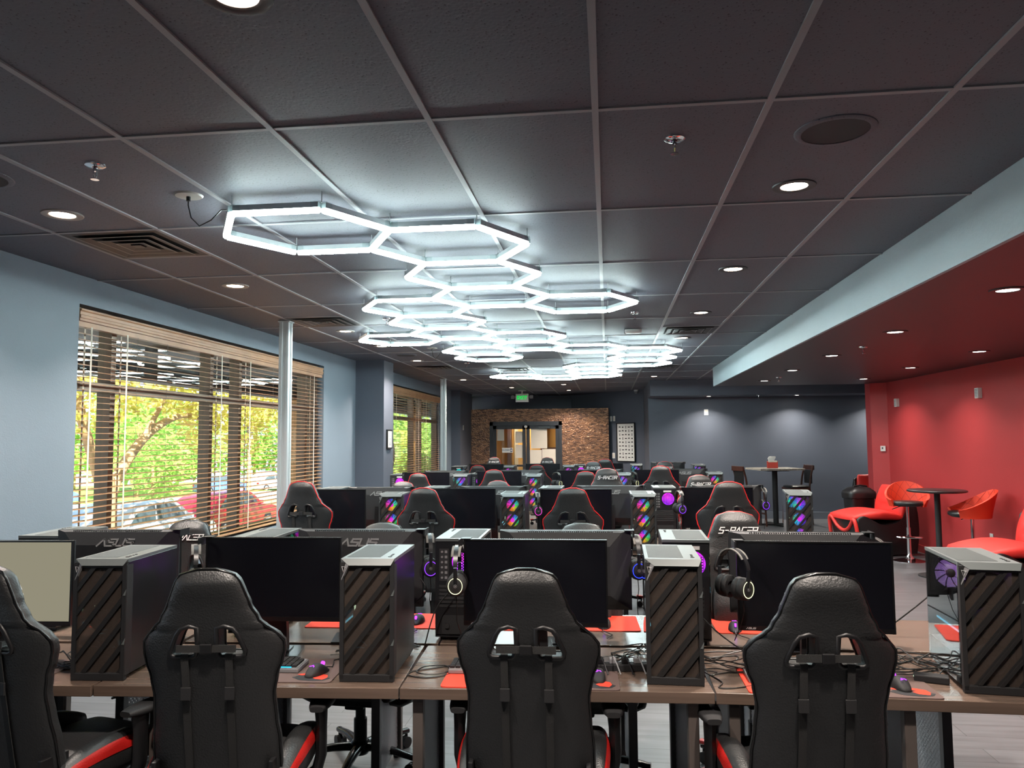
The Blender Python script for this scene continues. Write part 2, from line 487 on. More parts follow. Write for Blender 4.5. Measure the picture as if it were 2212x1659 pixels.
def obj(name, bm, m, parent=None, smooth=False, loc=None, sharp=0.6):
    bmesh.ops.recalc_face_normals(bm, faces=bm.faces[:])
    me = bpy.data.meshes.new(name)
    bm.to_mesh(me); bm.free()
    ms = m if isinstance(m, (list, tuple)) else [m]
    for q in ms: me.materials.append(q)
    if smooth:
        me.polygons.foreach_set('use_smooth', [True] * len(me.polygons))
        me.set_sharp_from_angle(angle=sharp)
    o = bpy.data.objects.new(name, me)
    C.objects.link(o)
    if parent is not None: o.parent = parent
    if loc is not None: o.location = loc
    return o

def tag(o, label=None, cat=None, group=None, kind=None):
    if label: o['label'] = label
    if cat: o['category'] = cat
    if group: o['group'] = group
    if kind: o['kind'] = kind
    return o

def thing(name, label, cat, loc=(0, 0, 0), rz=0.0, group=None):
    o = bpy.data.objects.new(name, None)
    o.empty_display_size = 0.1
    C.objects.link(o)
    o.location = loc; o.rotation_euler = (0, 0, rz)
    return tag(o, label, cat, group)

def struct(name, bm, m, smooth=False, label=None):
    o = obj(name, bm, m, None, smooth)
    o['kind'] = 'structure'
    if label: o['label'] = label
    return o

KIDS = {}
def dup(root, parent=None):
    c = root.copy(); C.objects.link(c)
    if parent is not None: c.parent = parent
    if root.name not in KIDS: KIDS[root.name] = list(root.children)
    for ch in KIDS[root.name]: dup(ch, c)
    return c

def place(proto, used, loc, rz, label, group):
    """first call moves the prototype itself, later calls copy it"""
    if proto.name in used:
        o = dup(proto)
    else:
        used.add(proto.name); o = proto
    o.location = loc; o.rotation_euler = (0, 0, rz)
    o['label'] = label
    if group: o['group'] = group
    return o
USED = set()

def strokes(bm, word, h, wid, gap, sw, th, shear, org=(0, 0), plane='xz', y=0.0, flip=1):
    """angular block lettering made of bars"""
    F = {'S': [[(1, 1), (.12, 1), (0, .56), (1, .5), (.88, 0), (0, 0)]], '-': [[(.15, .5), (.75, .5)]],
         'R': [[(0, 0), (0, 1), (1, 1), (1, .48), (.3, .48)], [(.5, .48), (1, 0)]],
         'A': [[(-.05, 0), (.55, 1), (1.05, 0)]], 'C': [[(1, 1), (.1, 1), (0, 0), (.95, 0)]],
         'E': [[(.05, 1), (1, 1)], [(.05, .5), (.95, .5)], [(0, 0), (.95, 0)]],
         'Z': [[(-.1, 0), (.6, 1), (1, 1), (1, 0)], [(.45, .4), (1, .4)]],
         'U': [[(0, 1), (0, 0), (1, 0), (1, 1)]]}
    x = 0.0
    tot = len(word) * wid + (len(word) - 1) * gap
    for ch in word:
        for pl in F[ch]:
            for (a0, b0), (a1, b1) in zip(pl[:-1], pl[1:]):
                p = Vector((x + a0 * wid + b0 * h * shear, b0 * h)); q = Vector((x + a1 * wid + b1 * h * shear, b1 * h))
                d = (q - p)
                if d.length < 1e-6: continue
                d.normalize(); nn = Vector((-d.y, d.x)) * sw / 2
                p2 = p - d * sw / 2; q2 = q + d * sw / 2
                poly = [p2 - nn, q2 - nn, q2 + nn, p2 + nn]
                pp = [(org[0] + flip * (v.x - tot / 2), org[1] + v.y - h / 2) for v in poly]
                prism(bm, pp, y - th / 2, y + th / 2, plane)
        x += wid + gap

def text_bm(s, size, th, bm=None, mtx=None, shear=0.0, bold=0.0):
    cu = bpy.data.curves.new('t', 'FONT')
    cu.body = s; cu.size = size; cu.extrude = th / 2; cu.align_x = 'CENTER'; cu.align_y = 'CENTER'
    cu.shear = shear; cu.resolution_u = 3; cu.offset = bold
    o = bpy.data.objects.new('t', cu); C.objects.link(o)
    dg = bpy.context.evaluated_depsgraph_get(); dg.update()
    me = bpy.data.meshes.new_from_object(o.evaluated_get(dg))
    bm = bm or bmesh.new()
    if mtx is not None: me.transform(mtx)
    bm.from_mesh(me)
    bpy.data.objects.remove(o); bpy.data.curves.remove(cu); bpy.data.meshes.remove(me)
    return bm

def apply_mods(o):
    dg = bpy.context.evaluated_depsgraph_get(); dg.update()
    me = bpy.data.meshes.new_from_object(o.evaluated_get(dg))
    old = o.data; o.modifiers.clear(); o.data = me
    me.name = old.name
    bpy.data.meshes.remove(old)

# ---------------------------------------------------------------- camera
FL = 1660.5
yaw, pitch, roll = -0.1230033, 0.0724673, -0.0069434
cy, sy, cp, sp = math.cos(yaw), math.sin(yaw), math.cos(pitch), math.sin(pitch)
fv = Vector((sy * cp, cy * cp, sp)); rv = Vector((cy, -sy, 0)); uv = rv.cross(fv)
cr, sr = math.cos(roll), math.sin(roll)
r2 = rv * cr + uv * sr; u2 = uv * cr - rv * sr
cam = bpy.data.cameras.new('camera'); co = bpy.data.objects.new('camera', cam); C.objects.link(co)
cam.sensor_width = 36.0; cam.lens = 36.0 * FL / 2212.0; cam.clip_end = 300; cam.clip_start = 0.05
mw = Matrix(((r2.x, u2.x, -fv.x, 0), (r2.y, u2.y, -fv.y, 0), (r2.z, u2.z, -fv.z, 1.66), (0, 0, 0, 1)))
co.matrix_world = mw
SC.camera = co
# ---------------------------------------------------------------- the room
HC = 2.843      # main ceiling
HL = 2.535      # dropped ceiling over the lounge
XW = -3.68      # inner face of window wall
WZ0, WZ1 = 0.72, 2.64
WINS = [(-0.6, 2.7), (4.95, 9.67), (12.1, 16.8)]
bm = bmnew(); box(bm, -3.9, 6.2, -2.7, 23.2, -0.12, 0.0); struct('floor', bm, M['floor'])
bm = bmnew(); box(bm, -3.9, 6.2, -2.7, 23.2, HC, HC + 0.15); struct('ceiling', bm, M['tile'])
bm = bmnew()
ys = [-2.7]
for a, b in WINS: ys += [a, b]
ys.append(19.55)
for k in range(0, len(ys), 2): box(bm, XW - 0.22, XW, ys[k], ys[k + 1], 0, HC)
for a, b in WINS:
    box(bm, XW - 0.22, XW, a, b, 0, WZ0); box(bm, XW - 0.22, XW, a, b, WZ1, HC)
struct('wall_left', bm, M['wall'])
bm = bmnew(); box(bm, XW, -3.25, 10.95, 11.45, 0, HC); struct('wall_pilaster', bm, M['wall_shaded'])
bm = bmnew(); box(bm, -3.68, -3.46, 17.95, 19.55, 0, HC); struct('wall_left_return', bm, M['wall_shaded'])
bm = bmnew(); box(bm, -3.9, -0.9, 20.75, 20.9, 0, HC); struct('wall_far', bm, M['wall_shaded'])
bm = bmnew(); prism(bm, [(-0.95, 20.75), (0.9, 18.6), (1.05, 18.72), (-0.8, 20.9)], 0, HC, 'xy'); struct('wall_angled', bm, M['wall_shaded'])
bm = bmnew(); box(bm, 0.87, 1.02, 16.6, 18.72, 0, HC); struct('wall_side', bm, M['wall_shaded'])
bm = bmnew(); box(bm, 1.02, 6.1, 16.6, 16.75, 0, HC); struct('wall_back', bm, M['wall_shaded'])
bm = bmnew(); box(bm, 0.87, 6.0, 15.75, 16.6, 2.525, HC); struct('wall_soffit', bm, M['wall_shaded'])
bm = bmnew(); box(bm, 5.95, 6.1, 13.3, 16.6, 0, HC); struct('wall_alcove', bm, M['wall_shaded'])
bm = bmnew(); prism(bm, [(4.84, -2.7), (5.05, -2.7), (5.05, 13.0), (5.95, 13.0), (5.95, 13.3), (4.23, 13.3), (4.23, 13.06), (4.45, 12.94)], 0, HC, 'xy')
struct('wall_right', bm, M['wall_red'])
bm = bmnew(); box(bm, -3.9, 5.05, -2.7, -2.55, 0, HC); struct('wall_behind', bm, M['wall_shaded'])
bm = bmnew(); box(bm, 1.80, 5.0, -2.55, 13.2, HL, HC); struct('ceiling_lower', bm, M['low_ceiling'])
bm = bmnew(); box(bm, 1.775, 1.80, -2.55, 13.21, HL - 0.004, HC); struct('wall_bulkhead', bm, M['bulkhead'])
bm = bmnew()
box(bm, 1.02, 4.6, 16.582, 16.6, 0, 0.14, 0.004); box(bm, 1.02, 4.6, 16.57, 16.6, 0, 0.02)
struct('baseboard_back', bm, M['trimpaint'])
bm = bmnew(); box(bm, XW, XW + 0.015, -2.5, 10.95, 0, 0.1, 0.003); struct('baseboard_left', bm, M['trimpaint'])
bm = bmnew(); prism(bm, [(4.84, -2.55), (4.825, -2.55), (4.435, 12.94), (4.45, 12.94)], 0, 0.1, 'xy'); struct('baseboard_right', bm, M['wall_red'])

# ceiling grid
bm = bmnew()
GX = [-1.855 + 0.6096 * i for i in range(-3, 13)]
GY = [1.48 + 1.2192 * j for j in range(-3, 16)]
for x in GX:
    if x < -3.6: continue
    if x < 1.7: box(bm, x - 0.012, x + 0.012, -2.5, 20.75 if x < -0.9 else 18.6, HC - 0.007, HC)
    elif x < 4.5: box(bm, x - 0.012, x + 0.012, 13.21, 15.75, HC - 0.007, HC)
for y in GY:
    if y < 13.2: box(bm, XW, 1.775, y - 0.011, y + 0.011, HC - 0.006, HC)
    elif y < 15.7: box(bm, XW, 5.9, y - 0.011, y + 0.011, HC - 0.006, HC)
    elif y < 18.5: box(bm, XW, 0.87, y - 0.011, y + 0.011, HC - 0.006, HC)
    elif y < 20.7: box(bm, XW, -0.9, y - 0.011, y + 0.011, HC - 0.006, HC)
VENTS = [(-2, 2), (-2, 4.5), (4, 5.5), (-2, 8.5), (0, 9), (4, 9)]
for i, j in VENTS:
    for jj in (j, j + 0.5):
        y = 1.48 + 1.2192 * jj
        if abs(jj - round(jj)) > 0.1: box(bm, -1.855 + .6096 * i, -1.855 + .6096 * (i + 1), y - 0.011, y + 0.011, HC - 0.006, HC)
struct('trim_1', bm, M['tee'])

# windows
def window(idx, a, b, mull):
    bm = bmnew()
    xo, xi = XW - 0.2, XW - 0.09
    for y in (a + 0.03, b - 0.03): box(bm, xo, xi, y - 0.03, y + 0.03, WZ0, WZ1)
    for z in (WZ0 + 0.03, WZ1 - 0.03): box(bm, xo, xi, a, b, z - 0.03, z + 0.03)
    for y in mull: box(bm, xo, xi, y - 0.03, y + 0.03, WZ0, WZ1)
    box(bm, xo, xi + 0.01, a, b, 2.04, 2.105)
    w = struct('window_%d' % idx, bm, M['bronze'])
    bm = bmnew(); box(bm, XW - 0.150, XW - 0.144, a + .05, b - .05, WZ0 + .05, WZ1 - .05)
    obj('pane', bm, M['pane'], w)
    return w
MUL = {0: [0.5, 1.6], 1: [5.475, 6.96, 7.545, 9.3], 2: [12.6, 14.71, 15.35]}
for k, (a, b) in enumerate(WINS): window(k + 1, a, b, MUL[k])

def blind(a, b, tapes, label):
    t = thing('window_blind', label, 'window blind', (XW - 0.035, (a + b) / 2, WZ1), 0, 'wooden window blinds')
    h = (b - a) / 2 - 0.02
    bm = bmnew()
    # stepped wooden valance
    prism(bm, [(-0.03, -0.115), (0.028, -0.115), (0.028, -0.098), (0.034, -0.094), (0.034, -0.075), (0.028, -0.07), (0.03, -0.05), (0.038, -0.04), (0.038, -0.03), (-0.03, -0.03)], -h, h, 'xz')
    obj('valance', bm, M['woodslat'], t)
    bm = bmnew(); box(bm, -0.03, 0.02, -h, h, -0.155, -0.118); obj('head_rail', bm, M['woodslat'], t)
    bm = bmnew()
    z = -0.20; zb = WZ0 - WZ1 + 0.06
    while z > zb:
        mtx = Matrix.Translation((0, 0, z)) @ Matrix.Rotation(R(4), 4, 'Y')
        box(bm, -0.025, 0.025, -h, h, -0.0016, 0.0016, mtx=mtx)
        z -= 0.0445
    obj('slats', bm, M['woodslat'], t)
    bm = bmnew(); box(bm, -0.026, 0.026, -h, h, zb - 0.03, zb - 0.012, 0.003); obj('bottom_rail', bm, M['woodslat'], t)
    for y in tapes:
        bm = bmnew(); yy = y - (a + b) / 2
        box(bm, 0.0262, 0.0275, yy - 0.009, yy + 0.009, zb - 0.01, -0.15)
        box(bm, -0.0275, -0.0262, yy - 0.009, yy + 0.009, zb - 0.01, -0.15)
        obj('ladder_tape', bm, M['tape'], t)
    for y in tapes[:-1]:
        bm = bmnew(); yy = y - (a + b) / 2 + 0.55
        cyl(bm, (0.0275, yy, -0.15), (0.0275, yy, zb), 0.0013, seg=5); obj('lift_cord', bm, M['cablegrey'], t)
    return t
blind(-0.6, 2.7, [0.0, 1.1, 2.2], 'wooden slat blind on the window beside the camera, out of frame')
blind(4.95, 9.67, [5.1, 5.52, 7.0, 7.6, 9.36], 'honey wood slat blind across the large near window')
blind(12.1, 16.8, [12.5, 13.2, 14.8, 15.45, 16.6], 'honey wood slat blind in the far window beyond the dark pilaster')

# raceway poles
def pole(y, label):
    t = thing('raceway_pole', label, 'pole', (-3.122, y, 0), 0, 'white raceway poles')
    bm = bmnew()
    pts = []
    for k in range(4):
        a = k * PI / 2
        for q in ((-0.045, 0.05), (-0.018, 0.05), (-0.014, 0.042), (0.014, 0.042), (0.018, 0.05), (0.045, 0.05), (0.05, 0.045)):
            pts.append((q[0] * math.cos(a) + q[1] * math.sin(a), -q[0] * math.sin(a) + q[1] * math.cos(a)))
    prism(bm, pts, 0, HC - 0.01, 'xy'); obj('shaft', bm, M['pole'], t)
    bm = bmnew(); box(bm, -0.06, 0.06, -0.06, 0.06, HC - 0.02, HC - 0.007, 0.003); obj('ceiling_collar', bm, M['pole'], t)
    return t
pole(7.17, 'white fluted raceway pole in front of the large near window')
pole(14.49, 'white fluted raceway pole in front of the far window')

# entrance: mosaic panel wall with double door
PY = 19.42
bm = bmnew()
box(bm, -3.46, -2.98, PY, PY + 0.16, 0, 2.44); box(bm, -1.14, 0.03, PY, PY + 0.16, 0, 2.44); box(bm, -2.98, -1.14, PY, PY + 0.16, 2.12, 2.44)
struct('wall_entry', bm, M['mosaic'])
bm = bmnew()
box(bm, -2.98, -2.90, PY - 0.02, PY + 0.14, 0, 2.12); box(bm, -1.22, -1.14, PY - 0.02, PY + 0.14, 0, 2.12); box(bm, -2.98, -1.14, PY - 0.02, PY + 0.14, 2.02, 2.12)
dr = struct('door_1', bm, M['legdark'])
def leaf(x0, x1, hinge):
    bm = bmnew()
    s = 0.085
    box(bm, x0, x0 + s, PY + 0.03, PY + 0.075, 0.01, 2.02); box(bm, x1 - s, x1, PY + 0.03, PY + 0.075, 0.01, 2.02)
    box(bm, x0, x1, PY + 0.03, PY + 0.075, 1.93, 2.02); box(bm, x0, x1, PY + 0.03, PY + 0.075, 0.01, 0.25)
    lf = obj('door_leaf', bm, M['legdark'], dr)
    bm = bmnew(); box(bm, x0 + s, x1 - s, PY + 0.05, PY + 0.056, 0.25, 1.93); obj('door_pane', bm, M['doorglass'], lf)
    bm = bmnew(); box(bm, x0 + 0.05, x1 - 0.05, PY + 0.0, PY + 0.03, 0.98, 1.03, 0.005); obj('push_bar', bm, M['satin'], lf)
    bm = bmnew(); box(bm, (x0 + x1) / 2 - 0.1, (x0 + x1) / 2 + 0.2, PY - 0.01, PY + 0.03, 1.94, 2.0, 0.006); obj('door_closer', bm, M['satin'], lf)
leaf(-2.90, -2.06, -1); leaf(-2.05, -1.22, 1)
bm = bmnew(); cyl(bm, (-2.055, PY - 0.05, 1.99), (-2.055, PY + 0.02, 1.99), 0.035, seg=12); obj('door_sensor', bm, M['white'], dr, True)
# lit vestibule behind the doors
bm = bmnew()
box(bm, -3.45, 0.0, 20.7, 20.75, 0, 2.44); box(bm, -3.46, -3.41, PY + 0.16, 20.7, 0, 2.44); box(bm, -0.9, -0.85, PY + 0.16, 20.7, 0, 2.44)
box(bm, -3.46, -0.85, PY + 0.16, 20.75, 2.40, 2.44)
struct('wall_vestibule', bm, M['warmwall'])
bm = bmnew(); box(bm, -1.78, -1.70, 20.45, 20.7, 0, 2.3); box(bm, -2.66, -2.56, 20.4, 20.7, 0, 2.35); box(bm, -1.62, -1.30, 20.55, 20.7, 1.2, 1.45)
struct('trim_2', bm, M['darkwood'])
bm = bmnew(); box(bm, -2.5, -2.4, 20.66, 20.69, 0.1, 2.2); struct('trim_3', bm, M['paper'])
def sheet(x0, x1, z0, z1, label, name='paper_sheet', m='paper', cat='paper'):
    bm = bmnew(); box(bm, x0, x1, PY + 0.044, PY + 0.048, z0, z1)
    return tag(obj(name, bm, M[m]), label, cat, 'paper sheets taped inside the glass doors')
sheet(-2.80, -2.62, 1.64, 1.95, 'small white paper sheet high on the left door pane')
sheet(-2.33, -2.13, 1.58, 1.87, 'upper pale sheet on the right part of the left door')
sheet(-2.33, -2.13, 1.20, 1.53, 'lower pale sheet on the right part of the left door')
sheet(-1.93, -1.52, 1.44, 1.93, 'large white paper sheet at the top of the right door')
sheet(-1.96, -1.66, 0.85, 1.40, 'white paper sheet low on the left half of the right door')
sheet(-1.65, -1.31, 0.85, 1.42, 'white paper sheet low on the right half of the right door')
t = thing('closed_sign', 'small white and blue sign reading CLOSED on the left door', 'sign', (-2.53, PY + 0.02, 1.395))
bm = bmnew(); box(bm, -0.14, 0.14, -0.004, 0.004, -0.06, 0.06, 0.002); obj('board', bm, M['white'], t)
M['signblue'] = mat('blue_sign_print', (40, 70, 110), 0.5)
bm = text_bm('CLOSED', 0.055, 0.002, mtx=Matrix.Translation((-0.04, -0.006, 0.005)) @ Matrix.Rotation(PI / 2, 4, 'X'), bold=0.001); obj('lettering', bm, M['signblue'], t)
bm = bmnew(); prism(bm, [(0.07, -0.04), (0.125, -0.04), (0.125, 0.045), (0.07, 0.045)], -0.0065, -0.004, 'xz'); cl = obj('clock_square', bm, M['signblue'], t)
bm = bmnew(); cyl(bm, (0.0975, -0.0085, 0), (0.0975, -0.006, 0), 0.022, seg=16); obj('clock_face', bm, M['white'], cl)

# exit sign
t = thing('exit_sign', 'lit white exit sign with green letters hung below the ceiling', 'sign', (-2.02, 18.3, 2.66))
bm = bmnew(); box(bm, -0.155, 0.155, -0.03, 0.03, -0.10, 0.10, 0.008); obj('housing', bm, M['white'], t)
bm = text_bm('EXIT', 0.125, 0.006, mtx=Matrix.Translation((0, -0.033, 0)) @ Matrix.Rotation(PI / 2, 4, 'X'), bold=0.003); obj('lettering', bm, M['exitgreen'], t)
bm = bmnew(); cyl(bm, (0, 0, 0.10), (0, 0, HC - 2.66), 0.02); cyl(bm, (0, 0, HC - 2.66 - 0.02), (0, 0, HC - 2.66), 0.1, seg=20); obj('ceiling_mount', bm, M['white'], t, True)
for s in (-1, 1):
    bm = bmnew(); cyl(bm, (s * 0.155, 0, 0.02), (s * 0.19, 0, 0.02), 0.02); box(bm, s * 0.225 - 0.04, s * 0.225 + 0.04, -0.055, 0.03, -0.02, 0.06, 0.01)
    obj('emergency_lamp', bm, M['grey'], t)

# poster on the angled wall
ang = math.atan2(18.6 - 20.75, 0.9 + 0.95)
t = thing('framed_poster', 'tall black framed poster with rows of small game controllers', 'poster', (0.453, 19.10, 1.58), ang)
bm = bmnew(); w, h = 0.33, 0.475
for a in ((-w, w, h - 0.02, h), (-w, w, -h, -h + 0.02), (-w, -w + 0.02, -h, h), (w - 0.02, w, -h, h)): box(bm, a[0], a[1], -0.03, 0, a[2], a[3])
obj('frame', bm, M['black'], t)
bm = bmnew(); box(bm, -w + .02, w - .02, -0.012, -0.002, -h + .02, h - .02)
for r_ in range(9):
    for c_ in range(5):
        x = -0.22 + c_ * 0.11; z = 0.37 - r_ * 0.0925; k = (r_ * 5 + c_ * 3) % 4
        if k == 0: poly = [(-.03, -.02), (-.015, -.005), (.015, -.005), (.03, -.02), (.03, .012), (.015, .02), (-.015, .02), (-.03, .012)]
        elif k == 1: poly = [(-.035, -.012), (.035, -.012), (.035, .012), (-.035, .012)]
        elif k == 2: poly = [(-.011, -.03), (.011, -.03), (.011, .03), (-.011, .03)]
        else: poly = [(.028 * math.cos(q * PI / 4), .02 * math.sin(q * PI / 4)) for q in range(8)]
        prism(bm, [(x + a, z + b) for a, b in poly], -0.0135, -0.0125, 'xz')
po = obj('print', bm, [M['white'], M['shell']], t)
for f in po.data.polygons:
    if f.center.y < -0.0122: f.material_index = 1
# small framed print on the pilaster
t = thing('framed_print', 'narrow black framed print on the side of the dark pilaster', 'picture', (-3.25, 11.19, 1.68))
bm = bmnew(); box(bm, 0, 0.025, -0.12, 0.12, -0.145, 0.145, 0.002); obj('frame', bm, M['black'], t)
bm = bmnew(); box(bm, 0.025, 0.027, -0.095, 0.095, -0.12, 0.12); obj('print', bm, M['white'], t)
bm = bmnew()
for z in (-0.09, -0.075, -0.06): box(bm, 0.027, 0.0276, -0.05, 0.05, z, z + 0.006)
lathe(bm, [(0.02, 0), (0.02, 0.0006), (0.028, 0.0006), (0.028, 0)], 16, mtx=Matrix.Translation((0.027, 0, 0.03)) @ Matrix.Rotation(PI / 2, 4, 'Y'))
lathe(bm, [(0.02, 0), (0.02, 0.0006), (0.028, 0.0006), (0.028, 0)], 16, mtx=Matrix.Translation((0.027, 0, -0.02)) @ Matrix.Rotation(PI / 2, 4, 'Y'))
obj('motif', bm, M['shell'], t)

# wall plates and boxes
def plate(name, label, cat, loc, rz, w, h, d, m='white', group=None, grille=False, knob=False):
    t = thing(name, label, cat, loc, rz, group)
    bm = bmnew(); box(bm, -w / 2, w / 2, -d, 0, -h / 2, h / 2, min(0.004, d / 3)); obj('cover', bm, M[m], t)
    bm = bmnew()
    if grille:
        for k in range(6): box(bm, -w * .36, w * .36, -d - .002, -d, -h * .4 + k * h * .145, -h * .4 + k * h * .145 + h * .07)
    elif knob: box(bm, -w * .22, w * .05, -d - .004, -d, -h * .1, h * .25, 0.001)
    else: box(bm, -w * .28, w * .28, -d - .002, -d, -h * .33, h * .33, 0.001)
    obj('grille' if grille else 'insert', bm, M['shell' if knob else 'grey' if grille else 'paper'], t)
    return t
def redx(y): return 4.45 + (12.94 - y) * 0.0252
plate('wall_speaker', 'slim white wall speaker on the red wall nearest its far end', 'speaker', (redx(12.5), 12.5, 2.19), -PI / 2, 0.09, 0.125, 0.05, group='slim wall speakers', grille=True)
plate('wall_speaker', 'slim white wall speaker on the red wall nearer the camera', 'speaker', (redx(10.0), 10.0, 2.19), -PI / 2, 0.09, 0.125, 0.05, group='slim wall speakers', grille=True)
plate('thermostat', 'small white thermostat on the end of the red wall', 'thermostat', (4.37, 12.97, 1.48), R(-28), 0.075, 0.085, 0.025, knob=True)
plate('wall_outlet', 'white wall outlet low on the red wall beside the lounge seat', 'outlet', (redx(9.9), 9.9, 0.445), -PI / 2, 0.08, 0.12, 0.008)
plate('wall_plate', 'white plate high on the dark back wall', 'wall plate', (2.07, 16.6, 2.21), 0, 0.085, 0.125, 0.01)
plate('wall_plate', 'white switch plate high on the left return wall past the far window', 'wall plate', (-3.46, 18.3, 1.96), PI / 2, 0.09, 0.12, 0.012)
for k, dx in enumerate((-0.06, 0.06)):
    plate('wall_plate', ('left' if k == 0 else 'right') + ' one of two white plates beside the mosaic panel', 'wall plate', (0.135 + dx * math.cos(ang), 19.47 + dx * math.sin(ang), 2.17), ang, 0.075, 0.13, 0.012, group='paired plates on the angled wall')
plate('light_switch', 'white light switch below the paired plates by the mosaic panel', 'switch', (0.15, 19.45, 1.25), ang, 0.10, 0.14, 0.012)
t = thing('security_camera', 'white dome security camera in the far ceiling corner', 'camera', (0.70, 18.72, 2.80))
bm = bmnew(); lathe(bm, [(0, -0.0), (0.05, 0.0), (0.055, 0.02), (0.055, 0.043), (0, 0.043)], 20); obj('base', bm, M['white'], t, True)
bm = bmnew(); lathe(bm, [(0, -0.055), (0.025, -0.05), (0.043, -0.03), (0.048, 0)], 20); obj('dome', bm, M['grey'], t, True)

# ---------------------------------------------------------------- ceiling fittings
def lamp(name, kind, loc, energy, color, size=0.1, spread=2.2, rot=(0, 0, 0)):
    l = bpy.data.lights.new(name, kind); l.energy = energy; l.color = color
    if kind == 'AREA':
        l.shape = 'DISK'; l.size = size; l.spread = spread
    o = bpy.data.objects.new(name, l); C.objects.link(o); o.location = loc; o.rotation_euler = rot
    return o
def make_downlight(ring, lens):
    t = thing('recessed_downlight', '', 'downlight')
    bm = bmnew(); lathe(bm, [(0.062, 0), (0.062, -0.004), (0.07, -0.008), (0.098, -0.006), (0.1, 0)], 28); obj('trim_ring', bm, ring, t, True)
    bm = bmnew(); lathe(bm, [(0, -0.0025), (0.0615, -0.0025), (0.0615, -0.001), (0, -0.001)], 24); obj('lens', bm, lens, t)
    return t
dl_grey = make_downlight(M['canring'], M['down']); dl_black = make_downlight(M['canblack'], M['down']); dl_low = make_downlight(M['low_ceiling'], M['downcool'])
ORD = ['nearest', 'second', 'third', 'fourth', 'fifth', 'sixth', 'farthest']
WARM = (1.0, 0.88, 0.78); NEUT = (1.0, 0.94, 0.85)
def dls(proto, x, ysl, zc, text, group, e, col):
    for k, y in enumerate(ysl):
        place(proto, USED, (x, y, zc), 0, text % ORD[k], group)
        lamp('downlight_lamp', 'AREA', (x, y, zc - 0.012), e, col)
dls(dl_grey, -2.79, [3.6, 5.47, 7.95, 9.3, 11.1, 14.8], HC, '%s downlight with a pale ring along the window side of the ceiling', 'window side downlights', 30.0, WARM)
dls(dl_black, 0.89, [3.68, 5.46, 7.33, 9.15, 14.73], HC, '%s dark ringed downlight in the row beside the bulkhead', 'bulkhead side downlights', 30.0, WARM)
dls(dl_low, 2.39, [4.88, 6.7, 8.53, 10.3, 12.1], HL, '%s downlight in the left row of the low maroon ceiling', 'low ceiling downlights, left row', 15.0, NEUT)
dls(dl_low, 3.81, [4.9, 6.7, 8.4, 10.22, 12.02], HL, '%s downlight in the right row of the low maroon ceiling', 'low ceiling downlights, right row', 9.0, NEUT)
for x, lab in ((2.07, 'left'), (3.81, 'middle'), (5.45, 'right')):
    place(dl_low, USED, (x, 16.12, 2.525), 0, lab + ' downlight under the soffit along the dark back wall', 'soffit downlights')
    lamp('downlight_lamp', 'AREA', (x, 16.12, 2.51), 15.0, NEUT)
for x, y, lab in ((-0.92, 16.5, 'nearer of two downlights in front of the exit sign'), (-0.91, 18.5, 'farther of two downlights by the exit sign'), (-2.14, 17.25, 'downlight left of the exit sign'), (-0.96, 1.85, 'downlight just above the top of the picture, left'), (0.78, 1.95, 'downlight just above the top of the picture, right')):
    place(dl_black, USED, (x, y, HC), 0, lab, 'entrance and camera side downlights')
    lamp('downlight_lamp', 'AREA', (x, y, HC - 0.012), 30.0, WARM)

def make_sprinkler():
    t = thing('sprinkler', '', 'sprinkler')
    bm = bmnew(); lathe(bm, [(0.012, -0.012), (0.03, -0.012), (0.041, -0.006), (0.042, 0), (0.0, 0)], 24); obj('escutcheon', bm, M['chrome'], t, True)
    bm = bmnew(); cyl(bm, (0, 0, 0), (0, 0, -0.03), 0.009, seg=10)
    for s in (-1, 1): tube(bm, [(0, s * 0.008, -0.028), (0, s * 0.012, -0.045), (0, s * 0.003, -0.062)], 0.0025, 6)
    obj('frame', bm, M['chrome'], t, True)
    bm = bmnew(); lathe(bm, [(0, -0.058), (0.016, -0.062), (0.017, -0.066), (0, -0.066)], 16); obj('deflector', bm, M['chrome'], t, True)
    return t
spr = make_sprinkler()
for x, y, z, lab in ((-2.15, 2.96, HC, 'chrome sprinkler head nearest the left edge of the picture'), (0.28, 3.01, HC, 'chrome sprinkler head right of the nearest lights'),
                     (-2.11, 7.19, HC, 'chrome sprinkler head left of the hexagon lights, in line with the near window'), (0.27, 7.23, HC, 'chrome sprinkler head just right of the right pointing hexagon'),
                     (-2.13, 11.59, HC, 'small sprinkler head below the left hexagon pair'), (0.29, 14.65, HC, 'small sprinkler head beyond the last hexagons'),
                     (2.47, 7.76, HL, 'nearer sprinkler head in the low maroon ceiling'), (2.47, 11.47, HL, 'farther sprinkler head in the low maroon ceiling'), (3.03, 15.95, 2.525, 'sprinkler head under the back soffit')):
    place(spr, USED, (x, y, z), 0, lab, 'sprinkler heads')

